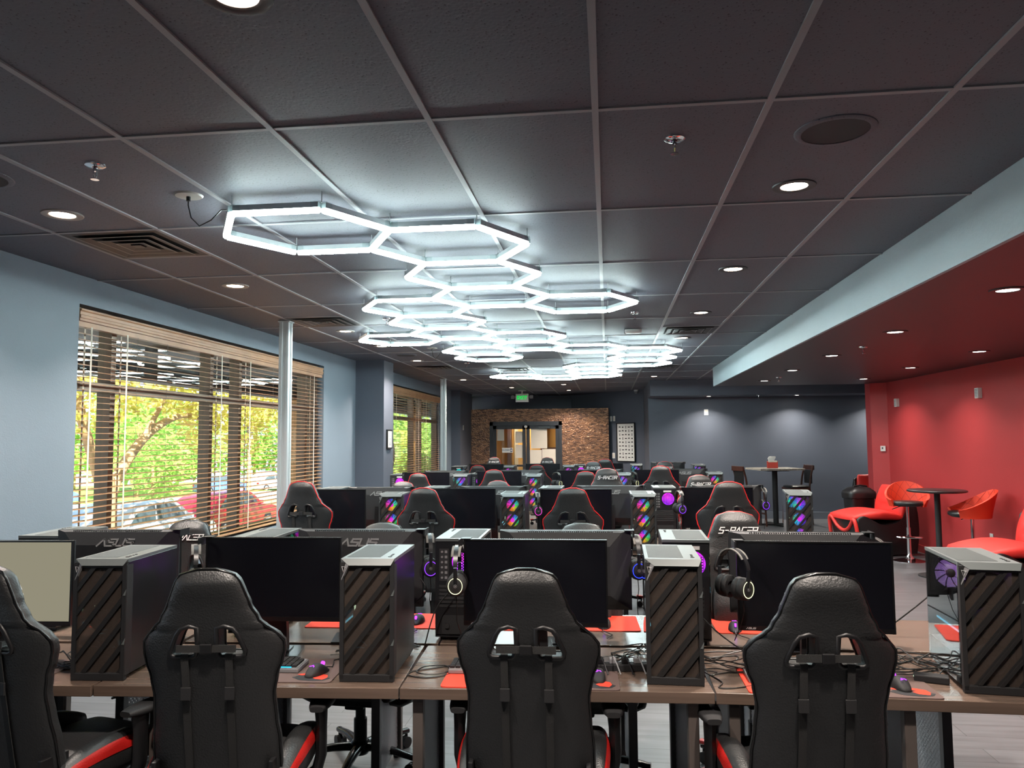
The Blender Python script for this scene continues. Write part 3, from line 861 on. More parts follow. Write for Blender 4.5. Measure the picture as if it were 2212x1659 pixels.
def make_vent():
    t = thing('air_diffuser', '', 'air vent')
    bm = bmnew(); box(bm, -0.29, 0.29, -0.29, 0.29, -0.003, 0); obj('duct_opening', bm, M['ventdark'], t)
    def sq(bm, h0, z0, h1, z1, th=0.002):
        for k in range(4):
            a = k * PI / 2
            q = [(-h0, -h0, z0), (h0, -h0, z0), (h1, -h1, z1), (-h1, -h1, z1)]
            mt = Matrix.Rotation(a, 4, 'Z')
            lo = [bm.verts.new(mt @ Vector(p)) for p in q]; hi = [bm.verts.new(mt @ Vector((p[0], p[1], p[2] + th))) for p in q]
            bm.faces.new(lo); bm.faces.new(list(reversed(hi)))
            for i in range(4): bm.faces.new((lo[i], hi[i], hi[(i + 1) % 4], lo[(i + 1) % 4]))
    bm = bmnew()
    sq(bm, 0.293, -0.006, 0.25, -0.004); obj('frame', bm, M['ventmetal'], t)
    for h in (0.235, 0.16, 0.09):
        bm = bmnew(); sq(bm, h - 0.008, -0.016, h - 0.055, -0.006); lv = obj('louvre', bm, M['ventmetal'], t)
        bm = bmnew(); sq(bm, h, -0.017, h - 0.009, -0.0165, 0.001); obj('louvre_lip', bm, M['ventlip'], lv)
    bm = bmnew(); box(bm, -0.03, 0.03, -0.03, 0.03, -0.014, -0.006); obj('centre_plate', bm, M['ventmetal'], t)
    return t
vent = make_vent()
VL = ['square air diffuser nearest the camera, by the window wall', 'square air diffuser above the near raceway pole', 'square air diffuser right of the hexagon lights, beside the bulkhead',
      'small far air diffuser in front of the far window', 'air diffuser above the last hexagon on the left', 'far air diffuser near the bulkhead end']
for (i, j), lab in zip(VENTS, VL):
    place(vent, USED, (-1.855 + .6096 * (i + .5), 1.48 + 1.2192 * (j + .25), HC - 0.0005), 0, lab, 'square air diffusers')

def make_cspk():
    t = thing('ceiling_speaker', '', 'ceiling speaker')
    bm = bmnew(); lathe(bm, [(0.125, -0.008), (0.14, -0.009), (0.15, -0.004), (0.151, 0)], 40); obj('rim', bm, M['tile'], t, True)
    bm = bmnew(); lathe(bm, [(0, -0.006), (0.126, -0.006), (0.126, -0.003)], 40); obj('grille', bm, M['speakergrille'], t)
    return t
cs = make_cspk()
place(cs, USED, (0.89, 3.02, HC), 0, 'large round dark ceiling speaker at the upper right', 'round ceiling speakers')
place(cs, USED, (-2.76, 10.35, HC), 0, 'round ceiling speaker above the dark pilaster', 'round ceiling speakers')
place(cs, USED, (-2.77, 3.02, HC), 0, 'round ceiling speaker at the left edge of the picture', 'round ceiling speakers')
t = thing('wireless_access_point', 'white rounded wireless access point on the ceiling', 'access point', (0.29, 8.37, HC))
bm = bmnew(); box(bm, -0.09, 0.09, -0.09, 0.09, -0.038, -0.004, 0.03, 4); obj('housing', bm, M['white'], t, True)
bm = bmnew(); box(bm, -0.06, 0.06, -0.06, 0.06, -0.004, 0); obj('mount', bm, M['grey'], t)

# ---------------------------------------------------------------- hexagon light
s = 0.452; HZ = 2.76
HEX = [(0, 0), (1, 0), (1, 1), (0, 3), (1, 2), (2, 2), (0, 4), (-1, 6), (0, 5), (1, 5), (0, 7), (1, 6), (0, 8), (2, 6), (3, 6), (3, 7), (3, 8), (2, 9), (2, 10), (2, 11), (0, 12), (1, 12)]
# q counts columns, rows below are given along the column
HEX2 = []
for a, b in HEX: HEX2.append((-1.558 + a * 1.5 * s, 3.83 + a * .866 * s + b * 1.732 * s))
edges = {}; vertsd = {}
def key(p): return (round(p[0], 2), round(p[1], 2))
for cx, cyy in HEX2:
    P = [(cx + s * math.cos(k * PI / 3), cyy + s * math.sin(k * PI / 3)) for k in range(6)]
    for k in range(6):
        a, b = P[k], P[(k + 1) % 6]
        ka, kb = key(a), key(b)
        def near(q):
            for v in vertsd:
                if abs(v[0] - q[0]) + abs(v[1] - q[1]) < 0.06: return v
            vertsd[q] = q; return q
        ka, kb = near(ka), near(kb)
        edges[tuple(sorted((ka, kb)))] = 1
hexl = thing('hexagon_ceiling_light', 'white honeycomb of joined hexagonal led tubes under the dark ceiling', 'light', (0, 0, HZ))
stuff_bm = []
el = sorted(edges, key=lambda e: (e[0][1] + e[1][1]))
for n_, (a, b) in enumerate(el):
    va, vb = Vector((a[0], a[1], 0)), Vector((b[0], b[1], 0))
    d = (vb - va).normalized(); p = va + d * 0.012; q = vb - d * 0.012
    mt = Matrix.Translation((p + q) / 2) @ Matrix.Rotation(math.atan2(d.y, d.x), 4, 'Z')
    ln = (q - p).length / 2
    if n_ < 100:
        bm = bmnew()
        lo = prism(bm, [(-0.0165, 0.004), (-0.017, 0.0), (-0.015, -0.012), (-0.007, -0.019), (0.007, -0.019), (0.015, -0.012), (0.017, 0.0), (0.0165, 0.004)], -ln, ln, 'yz', mt)
        tb = obj('led_tube', bm, M['tube'], hexl)
        bm = bmnew(); box(bm, -ln, ln, -0.0165, 0.0165, 0.004, 0.031, mtx=mt); obj('channel', bm, M['alu'], tb)
    else: stuff_bm.append((ln, mt))
if stuff_bm:
    bm = bmnew()
    for ln, mt in stuff_bm: prism(bm, [(-0.0165, 0.004), (-0.017, 0.0), (-0.015, -0.012), (-0.007, -0.019), (0.007, -0.019), (0.015, -0.012), (0.017, 0.0), (0.0165, 0.004)], -ln, ln, 'yz', mt)
    o = obj('led_tube_run', bm, M['tube'], hexl); o['kind'] = 'stuff'
    bm = bmnew()
    for ln, mt in stuff_bm: box(bm, -ln, ln, -0.0165, 0.0165, 0.004, 0.031, mtx=mt)
    o2 = obj('channel_run', bm, M['alu'], o)
vl = sorted({v for e in edges for v in e}, key=lambda v: v[1])
for v in vl:
    bm = bmnew()
    dirs = [(Vector(e[1]) - Vector(v) if e[0] == v else Vector(e[0]) - Vector(v)) for e in edges if v in e]
    for d in dirs:
        an = math.atan2(d.y, d.x); mt = Matrix.Translation((v[0], v[1], 0)) @ Matrix.Rotation(an, 4, 'Z')
        box(bm, 0.0, 0.048, -0.0195, 0.0195, 0.0, 0.034, mtx=mt)
    cn = obj('connector', bm, M['clear'], hexl)
    bm = bmnew(); cyl(bm, (v[0], v[1], 0.03), (v[0], v[1], HC - HZ), 0.0025, seg=6); obj('clip', bm, M['alu'], cn)
def feed(px_, py_, hx, hy, label):
    t = thing('power_feed', label, 'power feed', (px_, py_, HC), 0, 'power feeds of the hexagon light')
    bm = bmnew(); lathe(bm, [(0, -0.008), (0.06, -0.007), (0.068, 0), (0, 0)], 24); obj('ceiling_plate', bm, M['canring'], t, True)
    bm = bmnew()
    ex, ey = hx - px_, hy - py_
    pts = [(0, 0, -0.005), (0, 0, -0.05), (ex * .08, ey * .08, -0.11), (ex * .3, ey * .3, -0.15), (ex * .6, ey * .6, -0.12), (ex * .85, ey * .85, -0.07), (ex, ey, HZ - HC + 0.015)]
    tube(bm, pts, 0.003, 6); obj('cord', bm, M['cable'], t, True)
    bm = bmnew(); cyl(bm, (0, 0, -0.03), (0, 0, -0.004), 0.01, seg=10); obj('strain_relief', bm, M['black'], t)
v0 = (-1.558 - s * .5, 3.83 - s * .866)
feed(-1.98, 3.4, v0[0] - 0.02, v0[1], 'round ceiling plate with hanging cord at the nearest hexagon')
cxx, cyy = HEX2[10]; feed(-2.22, 9.63, cxx - s, cyy, 'round ceiling plate with looped cord at the lower left hexagons')
# ---------------------------------------------------------------- racing chair
HWP = [(0.0, .030), (.006, .062), (.018, .092), (.035, .106), (.07, .120), (.12, .139), (.175, .166), (.205, .192), (.235, .226), (.262, .243), (.29, .2445), (.33, .236), (.38, .218), (.45, .207), (.53, .212), (.62, .221), (.72, .222), (.80, .212), (.84, .19)]
def hwid(d):
    for (a, x), (b, y) in zip(HWP[:-1], HWP[1:]):
        if a <= d <= b:
            t = (d - a) / (b - a); t = t * t * (3 - 2 * t) if d > .1 else t
            return x + (y - x) * t
    return HWP[-1][1]
CT = 1.225; REC = R(9); YT = -0.335
def bpt(x, d, off):
    """point on the backrest: d metres below the top, off = toward the sitter"""
    yy = YT + d * math.sin(REC)
    zz = CT - d * math.cos(REC)
    w = max(0.0, abs(x) - 0.09)
    belly = 0.025 * math.sin(min(1, d / .8) * PI)
    wing = 1.3 * w * w + (0.10 * w if d > .2 else 0)
    return Vector((x, yy - belly * .3 + wing + off, zz))
def make_chair(piping, capmat, label='x'):
    t = thing('gaming_chair', label, 'gaming chair')
    NV = 64; NU = 40
    bm = bmnew(); rings = []
    for i in range(NV + 1):
        q = i / NV
        d = .84 * (q ** 1.25)
        hw = hwid(d)
        T = .078 * min(1, (d / .05 + .12) ** .5) * (1.0 if d < .78 else max(.45, 1 - (d - .78) * 6))
        T *= 1 + .18 * math.exp(-((d - .06) / .05) ** 2)
        rings.append([bpt(x, d, y) for x, y in sell(hw, T / 2, NU, .62)])
    loft(bm, rings)
    bk = obj('backrest', bm, M['leather'], t, True, sharp=1.2)
    HOLE = [(.038, .204), (.060, .198), (.086, .206), (.100, .225), (.122, .278), (.120, .290), (.110, .295), (.052, .295), (.043, .288), (.036, .27)]
    bmh = bmnew()
    for s_ in (-1, 1):
        lo = []; hi = []
        for x, d in HOLE:
            lo.append(bmh.verts.new(bpt(s_ * x, d, -.2))); hi.append(bmh.verts.new(bpt(s_ * x, d, .25)))
        bmh.faces.new(lo); bmh.faces.new(list(reversed(hi)))
        for i in range(len(lo)):
            j = (i + 1) % len(lo); bmh.faces.new((lo[i], hi[i], hi[j], lo[j]))
    ho = obj('cut', bmh, M['leather'])
    md = bk.modifiers.new('b', 'BOOLEAN'); md.object = ho; md.operation = 'DIFFERENCE'; md.solver = 'EXACT'
    apply_mods(bk)
    me = bk.data; me.polygons.foreach_set('use_smooth', [True] * len(me.polygons)); me.set_sharp_from_angle(angle=0.9)
    hm = ho.data; bpy.data.objects.remove(ho); bpy.data.meshes.remove(hm)
    for s_ in (-1, 1):
        bm = bmnew()
        for off in (-.037, .036):
            cxm = sum(p[0] for p in HOLE) / len(HOLE); cdm = sum(p[1] for p in HOLE) / len(HOLE)
            pts = [bpt(s_ * (cxm + (x - cxm) * 1.10), cdm + (d - cdm) * 1.10, off) for x, d in HOLE]
            tube(bm, pts, .0085, 8, closed=True)
        obj('belt_guide', bm, M['black'], t, True, sharp=1.5)
    # piping along both edges
    bm = bmnew()
    pts = []
    ds = [.80 - .80 * (k / 40) for k in range(41)]
    for d in ds: pts.append(bpt(-hwid(d) * .992, d, -.016))
    for d in reversed(ds): pts.append(bpt(hwid(d) * .992, d, -.016))
    tube(bm, pts, .0048, 6)
    obj('piping', bm, piping, t, True, sharp=1.5)
    # rear straps of the lumbar pillow
    for s_ in (-1, 1):
        bm = bmnew()
        pts = [bpt(s_ * .074, d, -.044) for d in [.288, .32, .38, .45, .52, .6, .68, .76, .80]]
        pts = [bpt(s_ * .076, .285, -.01)] + pts
        ra = []
        for p in pts: ra.append([p + Vector((a, b, 0)) for a, b in ((-.0125, -.001), (.0125, -.001), (.0125, .002), (-.0125, .002))])
        loft(bm, ra)
        st = obj('strap', bm, M['webbing'], t)
        bm = bmnew(); c = bpt(s_ * .074, .425, -.047); box(bm, c.x - .017, c.x + .017, c.y - .004, c.y + .003, c.z - .022, c.z + .022, .002); obj('slider', bm, M['blackmatte'], st)
    bm = bmnew()
    c = bpt(0, .268, -.048); box(bm, -.10, .10, c.y - .002, c.y + .0015, c.z - .012, c.z + .012)
    st = obj('cross_strap', bm, M['webbing'], t)
    bm = bmnew(); box(bm, -.02, .02, c.y - .007, c.y + .003, c.z - .016, c.z + .016, .003); obj('buckle', bm, M['black'], st)
    # pillows on the sitter's side
    bm = bmnew(); rings = []
    for i in range(13):
        q = i / 12; d = .36 + .24 * q; f = math.sin(PI * (q * .9 + .05)) ** .5
        rings.append([bpt(x, d, .055 + y) for x, y in sell(.15 * (.85 + .15 * f), .05 * f, 20, .7)])
    loft(bm, rings); obj('lumbar_pillow', bm, M['leather2'], t, True, sharp=1.5)
    # headrest lettering faces the sitter's side
    bm = bmnew(); strokes(bm, 'S-RACER', .030, .0225, .0065, .0048, .002, .32, plane='xz', flip=1)
    for v in bm.verts:
        x, z, yy = v.co.x, v.co.z, v.co.y
        p = bpt(-x, .092 - z, .0455 + yy); v.co = p
    obj('lettering', bm, M['thread'], t)
    # seat
    bm = bmnew()
    rings = []
    for i in range(15):
        q = i / 14; y = -.23 + .50 * q
        e = math.sin(PI * (.06 + .88 * q)) ** .35
        rings.append([Vector((x, y, .455 + z + .012 * q)) for x, z in sell(.185, .05 * e, 24, .5)])
    loft(bm, rings); obj('seat', bm, M['leather2'], t, True, sharp=1.2)
    for s_ in (-1, 1):
        bm = bmnew(); rings = []
        for i in range(17):
            q = i / 16; y = -.24 + .50 * q
            e = math.sin(PI * (.05 + .9 * q)) ** .45
            rings.append([Vector((s_ * (.225 + x * 1.0), y, .470 + .02 * math.sin(PI * q) + z)) for x, z in sell(.052 * e, .072 * e, 18, .75)])
        loft(bm, rings); bo = obj('seat_bolster', bm, M['leather'], t, True, sharp=1.3)
        bm = bmnew(); rings = []
        for i in range(17):
            q = i / 16; y = -.236 + .49 * q
            e = math.sin(PI * (.05 + .9 * q)) ** .45
            cz = .470 + .02 * math.sin(PI * q)
            arc = [R(k) for k in (8, 16, 24, 32, 40, 46)]
            def se(a_, f): return (f * .052 * e * abs(math.cos(a_)) ** .75 * (1 if math.cos(a_) > 0 else -1), f * .072 * e * abs(math.sin(a_)) ** .75 * (1 if math.sin(a_) > 0 else -1))
            out = [se(a_, 1.035) for a_ in arc] + [se(a_, .96) for a_ in reversed(arc)]
            rings.append([Vector((s_ * (.225 + x), y, cz + z)) for x, z in out])
        loft(bm, rings); obj('side_stripe', bm, M['redleather'], bo, True, sharp=1.2)
        # arm rest: pad on an L shaped post
        bm = bmnew()
        pts = [(s_ * .12, .05, .385), (s_ * .24, .06, .372), (s_ * .282, .065, .395), (s_ * .296, .07, .45), (s_ * .296, .07, .56), (s_ * .294, .07, .625)]
        tube(bm, pts, [.02, .02, .022, .022, .022, .026], 8, ry=1.5, fixed_up=(0, 1, 0))
        ar = obj('armrest', bm, M['black'], t, True, sharp=1.0)
        bm = bmnew(); rings = []
        for i in range(11):
            q = i / 10; y = .0 + .24 * q; e = math.sin(PI * (.08 + .84 * q)) ** .4
            rings.append([Vector((s_ * .292 + x, y, .638 + z - .014 * max(0, q - .7) * 3)) for x, z in sell(.045 * e, .018 * e, 16, .6)])
        loft(bm, rings); obj('arm_pad', bm, M['blackmatte'], ar, True, sharp=1.2)
    bm = bmnew(); box(bm, -.13, .13, -.16, .14, .365, .402, .01); box(bm, -.05, .05, -.10, .10, .335, .37, .01)
    for s_ in (-1, 1): box(bm, s_ * .20 - .008, s_ * .20 + .008, -.27, -.16, .37, .56, .003)
    me_ = obj('seat_mechanism', bm, M['black'], t)
    bm = bmnew(); tube(bm, [(.06, .02, .355), (.15, .02, .35), (.21, .02, .335), (.24, .02, .325)], [.005, .005, .009, .006], 8); obj('lift_lever', bm, M['black'], me_, True)
    bm = bmnew(); cyl(bm, (0, 0, .09), (0, 0, .26), .034, seg=18); cyl(bm, (0, 0, .26), (0, 0, .35), .026, seg=18); obj('gas_lift', bm, M['black'], t, True)
    bm = bmnew(); lathe(bm, [(0, .06), (.04, .06), (.052, .075), (.052, .115), (.04, .128), (0, .128)], 20); obj('base_hub', bm, M['gunmetal'], t, True)
    for k in range(5):
        a = k * 2 * PI / 5 + PI / 2 + .1
        ca, sa = math.cos(a), math.sin(a)
        bm = bmnew(); rings = []
        for q in [0, .15, .35, .6, .8, .92, 1.0]:
            r_ = .04 + .285 * q
            zc = .098 + .010 * math.sin(PI * min(1, q * 1.15)) - .016 * q
            w = .026 - .009 * q; h = .020 - .007 * q
            rings.append([Vector((r_ * ca - x * sa, r_ * sa + x * ca, zc + z)) for x, z in sell(w, h, 12, .7)])
        loft(bm, rings); lg = obj('base_leg', bm, M['gunmetal'], t, True, sharp=1.2)
        bm = bmnew(); c = Vector((.315 * ca, .315 * sa, 0))
        for s_ in (-1, 1):
            p = c + Vector((-sa, ca, 0)) * s_ * .016 - Vector((ca, sa, 0)) * .012
            cyl(bm, p + Vector((0, 0, .029)) - Vector((-sa, ca, 0)) * .010, p + Vector((0, 0, .029)) + Vector((-sa, ca, 0)) * .010, .029, seg=16)
        cyl(bm, c + Vector((0, 0, .03)), c + Vector((0, 0, .085)), .008, seg=8)
        obj('caster', bm, M['black'], lg, True)
        if capmat is not None:
            bm = bmnew(); p0 = Vector((.27 * ca, .27 * sa, .104)); p1 = Vector((.332 * ca, .332 * sa, .098)); tube(bm, [p0, p1], .0165, 10, ry=.9); obj('leg_cap', bm, capmat, lg, True)
    return t
UPPER = {'backrest', 'belt_guide', 'piping', 'strap', 'cross_strap', 'lumbar_pillow', 'lettering', 'seat', 'seat_bolster', 'armrest', 'seat_mechanism'}
chair_blk = make_chair(M['blackpiping'], None)
chair_cap = make_chair(M['blackpiping'], M['redleather'])
chair_red = make_chair(M['redpiping'], M['redleather'])
def chair(proto, x, ytop, ztop, face, label, group, turn=0.0):
    """(x, ytop, ztop) is where the top of the backrest sits; face +1 looks away from the camera"""
    rz = (0 if face > 0 else PI) + turn
    off = Matrix.Rotation(rz, 3, 'Z') @ Vector((0, YT, 0))
    o = place(proto, USED, (x - off.x, ytop - off.y, 0), rz, label, group)
    dz = ztop - CT
    for ch in o.children:
        if ch.name.split('.')[0] in UPPER: ch.location.z = dz
        elif ch.name.split('.')[0] == 'gas_lift': ch.scale = (1, 1, 1 + dz / .33)
    return o

# ---------------------------------------------------------------- computer tower (front faces -y)
TW, TD, TH = .214, .425, .478
def make_fan(parent, loc, m, hubm, r=.057):
    bm = bmnew()
    for k in range(9):
        a0 = k * 2 * PI / 9; rr = []
        for q in range(5):
            rad = .016 + (r - .018) * q / 4; tw = a0 + .25 * q / 4
            rr.append((rad, tw))
        lo = []; hi = []
        for rad, tw in rr:
            lo.append(Vector((rad * math.cos(tw), -.004, rad * math.sin(tw))))
            hi.append(Vector((rad * math.cos(tw + .62), .004, rad * math.sin(tw + .62))))
        for i in range(4):
            vs = [bm.verts.new(p) for p in (lo[i], lo[i + 1], hi[i + 1], hi[i])]
            bm.faces.new(vs)
    f = obj('fan', bm, m, parent, loc=loc)
    bm = bmnew(); lathe(bm, [(r, -.010), (r + .003, -.010), (r + .003, .010), (r, .010), (r, -.010)], 28, mtx=Matrix.Rotation(PI / 2, 4, 'X')); obj('fan_ring', bm, M['black'], f, True)
    bm = bmnew(); cyl(bm, (0, -.008, 0), (0, .008, 0), .018, seg=18); obj('fan_hub', bm, hubm, f, True)
    return f
def make_tower(fan, hub, rearfan, rearhub, glow, sidefan=None, rot=0.0):
    t = thing('computer_tower', '', 'computer')
    w = TW / 2
    bm = bmnew()
    box(bm, w - .004, w, .02, TD, .018, TH - .018, .0015)           # solid right side
    box(bm, -w + .004, w - .004, .02, TD, .018, .024)                # floor
    box(bm, -w + .004, w - .004, .02, TD, TH - .024, TH - .018)      # roof under the top cover
    box(bm, w - .03, w - .026, .03, TD - .006, .024, TH - .024)      # motherboard tray
    box(bm, -w + .004, w - .03, .05, TD - .01, .024, .115)           # power supply shroud
    body = obj('case_body', bm, M['satin'], t)
    bm = bmnew(); box(bm, -w, -w + .004, .035, TD - .004, .02, TH - .02); obj('glass_side', bm, M['tinted'], t)
    # things seen through the glass
    bm = bmnew(); box(bm, -w + .02, w - .035, .12, TD - .03, .215, .25, .004); gp = obj('graphics_card', bm, M['gunmetal'], t)
    bm = bmnew(); box(bm, -w + .0185, -w + .0205, .10, TD - .06, .196, .203); obj('light_strip', bm, M['glowice'], gp)
    bm = bmnew(); prism(bm, [(.10, .27), (.108, .245), (.117, .27), (.112, .27), (.108, .257), (.105, .27)], -w + .03, -w + .034, 'yz'); obj('light_mark', bm, M['glowwhite'], gp)
    bm = bmnew(); box(bm, w - .06, w - .032, .18, .30, .30, .40, .004); cyl(bm, (w - .06, .24, .345), (w - .09, .24, .345), .035, seg=20); obj('cooler', bm, M['black'], t)
    if sidefan:
        ff = make_fan(t, (-.03, .365, .375), sidefan, M['napkinred'], .062)
    # front: frame, smoked panel, slats, fans
    bm = bmnew()
    box(bm, -w, -w + .016, 0, .024, .012, TH - .024); box(bm, w - .016, w, 0, .024, .012, TH - .024)
    box(bm, -w, w, 0, .024, .0, .030, .003); box(bm, -w, w, .004, .024, TH - .040, TH - .02)
    # side cheeks with the two pointed cut-outs
    box(bm, w - .001, w + .001, .004, .05, .02, TH - .03)
    obj('front_frame', bm, M['blackmatte'], t)
    bm = bmnew(); box(bm, -w + .016, w - .016, .010, .013, .03, TH - .04); obj('front_panel', bm, M['smoke'], t)
    bm = bmnew()
    X0, X1, Z0, Z1 = -w + .017, w - .017, .031, TH - .041
    k = -.30
    sl = 1.28
    while k < .46:
        # band between two parallel diagonals, clipped to the opening
        def lineclip(c0, c1):
            poly = [(X0, c0 + sl * (0)), (X1, c0 + sl * (X1 - X0)), (X1, c1 + sl * (X1 - X0)), (X0, c1)]
            def clip(P, f, inter):
                out = []
                for i in range(len(P)):
                    a, b = P[i], P[(i + 1) % len(P)]
                    if f(a): out.append(a)
                    if f(a) != f(b): out.append(inter(a, b))
                return out
            P = clip(poly, lambda p: p[1] >= Z0, lambda a, b: (a[0] + (b[0] - a[0]) * (Z0 - a[1]) / (b[1] - a[1]), Z0))
            if len(P) >= 3: P = clip(P, lambda p: p[1] <= Z1, lambda a, b: (a[0] + (b[0] - a[0]) * (Z1 - a[1]) / (b[1] - a[1]), Z1))
            return P
        P = lineclip(k, k + .018)
        if len(P) >= 3:
            prism(bm, P, .000, .008, 'xz')
        P = lineclip(k + .018, k + .030)
        if len(P) >= 3:
            prism(bm, P, .0045, .0095, 'xz')
        k += .092
    obj('slats', bm, M['slat'], t)
    bm = bmnew()
    prism(bm, [(w - .012, .14), (w + .0015, .165), (w + .0015, .158), (w - .002, .14)], -.002, .001, 'xz')
    prism(bm, [(w - .012, .33), (w + .0015, .355), (w + .0015, .348), (w - .002, .33)], -.002, .001, 'xz')
    obj('silver_notch', bm, M['silver'], t)
    for q, z in enumerate((.115, .245, .375)):
        f = make_fan(t, (0, .034, z), fan, hub)
        f.rotation_euler = (0, rot + (0, .25, -.2)[q], 0)
    # silver top with stepped lip
    bm = bmnew()
    prism(bm, [(-w, .012), (w, .012), (w, TD), (-w, TD)], TH - .018, TH - .006, 'xy')
    tp = obj('top_cover', bm, M['silver'], t)
    bm = bmnew()
    def lip(p0, p1, q0, q1, ):
        # p: top edge x range, q: bottom edge x range
        a = [Vector((p0, .012, TH - .006)), Vector((p1, .012, TH - .006)), Vector((q1, -.006, TH - .030)), Vector((q0, -.006, TH - .030))]
        b = [v + Vector((0, .012, -.003)) for v in a]
        A = [bm.verts.new(v) for v in a]; B = [bm.verts.new(v) for v in b]
        bm.faces.new(A); bm.faces.new(list(reversed(B)))
        for i in range(4): bm.faces.new((A[i], B[i], B[(i + 1) % 4], A[(i + 1) % 4]))
    lip(-w, .02, -w + .035, .012)
    lip(.02, w, .012, w - .012)
    obj('front_lip', bm, M['silver'], tp)
    bm = bmnew()
    a = [Vector((-w - .001, .02, TH - .008)), Vector((-w + .034, -.005, TH - .030)), Vector((-w + .006, -.0015, TH - .088)), Vector((-w - .001, .016, TH - .06))]
    A = [bm.verts.new(v) for v in a]; B = [bm.verts.new(v + Vector((.004, .01, 0))) for v in a]
    bm.faces.new(A); bm.faces.new(list(reversed(B)))
    for i in range(4): bm.faces.new((A[i], B[i], B[(i + 1) % 4], A[(i + 1) % 4]))
    fc = obj('corner_facet', bm, M['grey'] if fan is M['fanoff'] else M['silver'], t)
    bm = bmnew(); tube(bm, [(-w + .008, -.0025, TH - .034), (-w + .023, -.0060, TH - .036), (-w + .014, -.0045, TH - .056)], .0012, 5, closed=True); obj('corner_mark', bm, M['whitelogo'], fc)
    bm = bmnew(); box(bm, -w + .014, .042, .05, TD - .03, TH - .0062, TH - .005); obj('dust_filter', bm, M['filter'], tp)
    bm = bmnew()
    for q in range(4): cyl(bm, (.078, .06 + q * .022, TH - .006), (.078, .06 + q * .022, TH - .004), .005 if q else .008, seg=10)
    obj('buttons', bm, M['black'], tp)
    # rear
    bm = bmnew()
    box(bm, -w + .004, w - .004, TD - .004, TD, .03, TH - .02); rp = obj('rear_panel', bm, M['satin'], t)
    bm = bmnew(); box(bm, w - .066, w - .020, TD, TD + .002, .275, .425)
    ip = obj('port_panel', bm, M['shell'], rp)
    bm = bmnew()
    for q in range(6):
        z = .285 + q * .024
        box(bm, w - .058, w - .046, TD + .002, TD + .004, z, z + .012); cyl(bm, (w - .033, TD + .002, z + .006), (w - .033, TD + .005, z + .006), .0055, seg=8)
    obj('ports', bm, M['grey'], ip)
    bm = bmnew(); box(bm, -.095, .04, TD - .030, TD - .027, .295, .437); obj('glow_blocker', bm, M['black'], rp)  # added plate, stops the rear fan glow showing through the front
    make_fan(rp, (-.03, TD - .012, .365), rearfan, rearhub, .056)
    # honeycomb grille over the rear fan
    bm = bmnew()
    hs = .0072
    for i in range(-9, 10):
        for j in range(-9, 10):
            x = i * hs * 1.5; z = j * hs * 1.732 + (hs * .866 if i % 2 else 0)
            if x * x + z * z > .052 ** 2: continue
            P = [(hs * math.cos(q * PI / 3), hs * math.sin(q * PI / 3)) for q in range(6)]
            for q in range(6):
                (a0, b0), (a1, b1) = P[q], P[(q + 1) % 6]
                f = .66
                vs = [bm.verts.new((-.03 + x + a, TD + .0025, .365 + z + b)) for a, b in ((a0, b0), (a1, b1), (a1 * f, b1 * f), (a0 * f, b0 * f))]
                bm.faces.new(vs)
    obj('rear_grille', bm, M['black'], rp)
    bm = bmnew(); lathe(bm, [(0, 0), (.0575, 0), (.0575, .0015), (0, .0015)], 28, mtx=Matrix.Rotation(-PI / 2, 4, 'X')); obj('rear_glow', bm, rearfan, rp, loc=(-.03, TD + .0006, .365))
    bm = bmnew(); box(bm, -.062, .012, TD, TD + .0015, TH - .05, TH - .034); obj('label_strip', bm, M['white'], rp)
    bm = bmnew()
    for q in range(6): box(bm, -w + .03, w - .02, TD, TD + .003, .155 + q * .018, .155 + q * .018 + .012)
    obj('slot_covers', bm, M['shell'], rp)
    bm = bmnew(); box(bm, -.075, .075, TD, TD + .002, .032, .118); cyl(bm, (.05, TD, .07), (.05, TD + .01, .07), .012, seg=8); obj('power_supply', bm, M['shell'], rp)
    for sx in (-1, 1):
        for y in (.06, TD - .05):
            bm = bmnew(); box(bm, sx * .075 - .014, sx * .075 + .014, y - .02, y + .02, 0, .019, .003); obj('foot', bm, M['black'], t)
    return t
TOW = {
 'off': make_tower(M['fanoff'], M['fanoff'], M['fanpurple'], M['glowmagenta'], M['glowmagenta']),
 'side': make_tower(M['fanoff'], M['fanoff'], M['fanpurple'], M['glowmagenta'], M['glowmagenta'], M['fandim']),
 'rain': make_tower(M['fanrain'], M['glowmagenta'], M['fanpurple'], M['glowpurple'], M['glowpurple'], None, .5),
 'cool': make_tower(M['fancool'], M['glowmagenta'], M['fancyan'], M['glowcyan'], M['glowcyan'], M['fancool'], 0.0),
 'violet': make_tower(M['fanpurple'], M['glowpurple'], M['fanpurple'], M['glowmagenta'], M['glowmagenta'], None, 0.0),
}

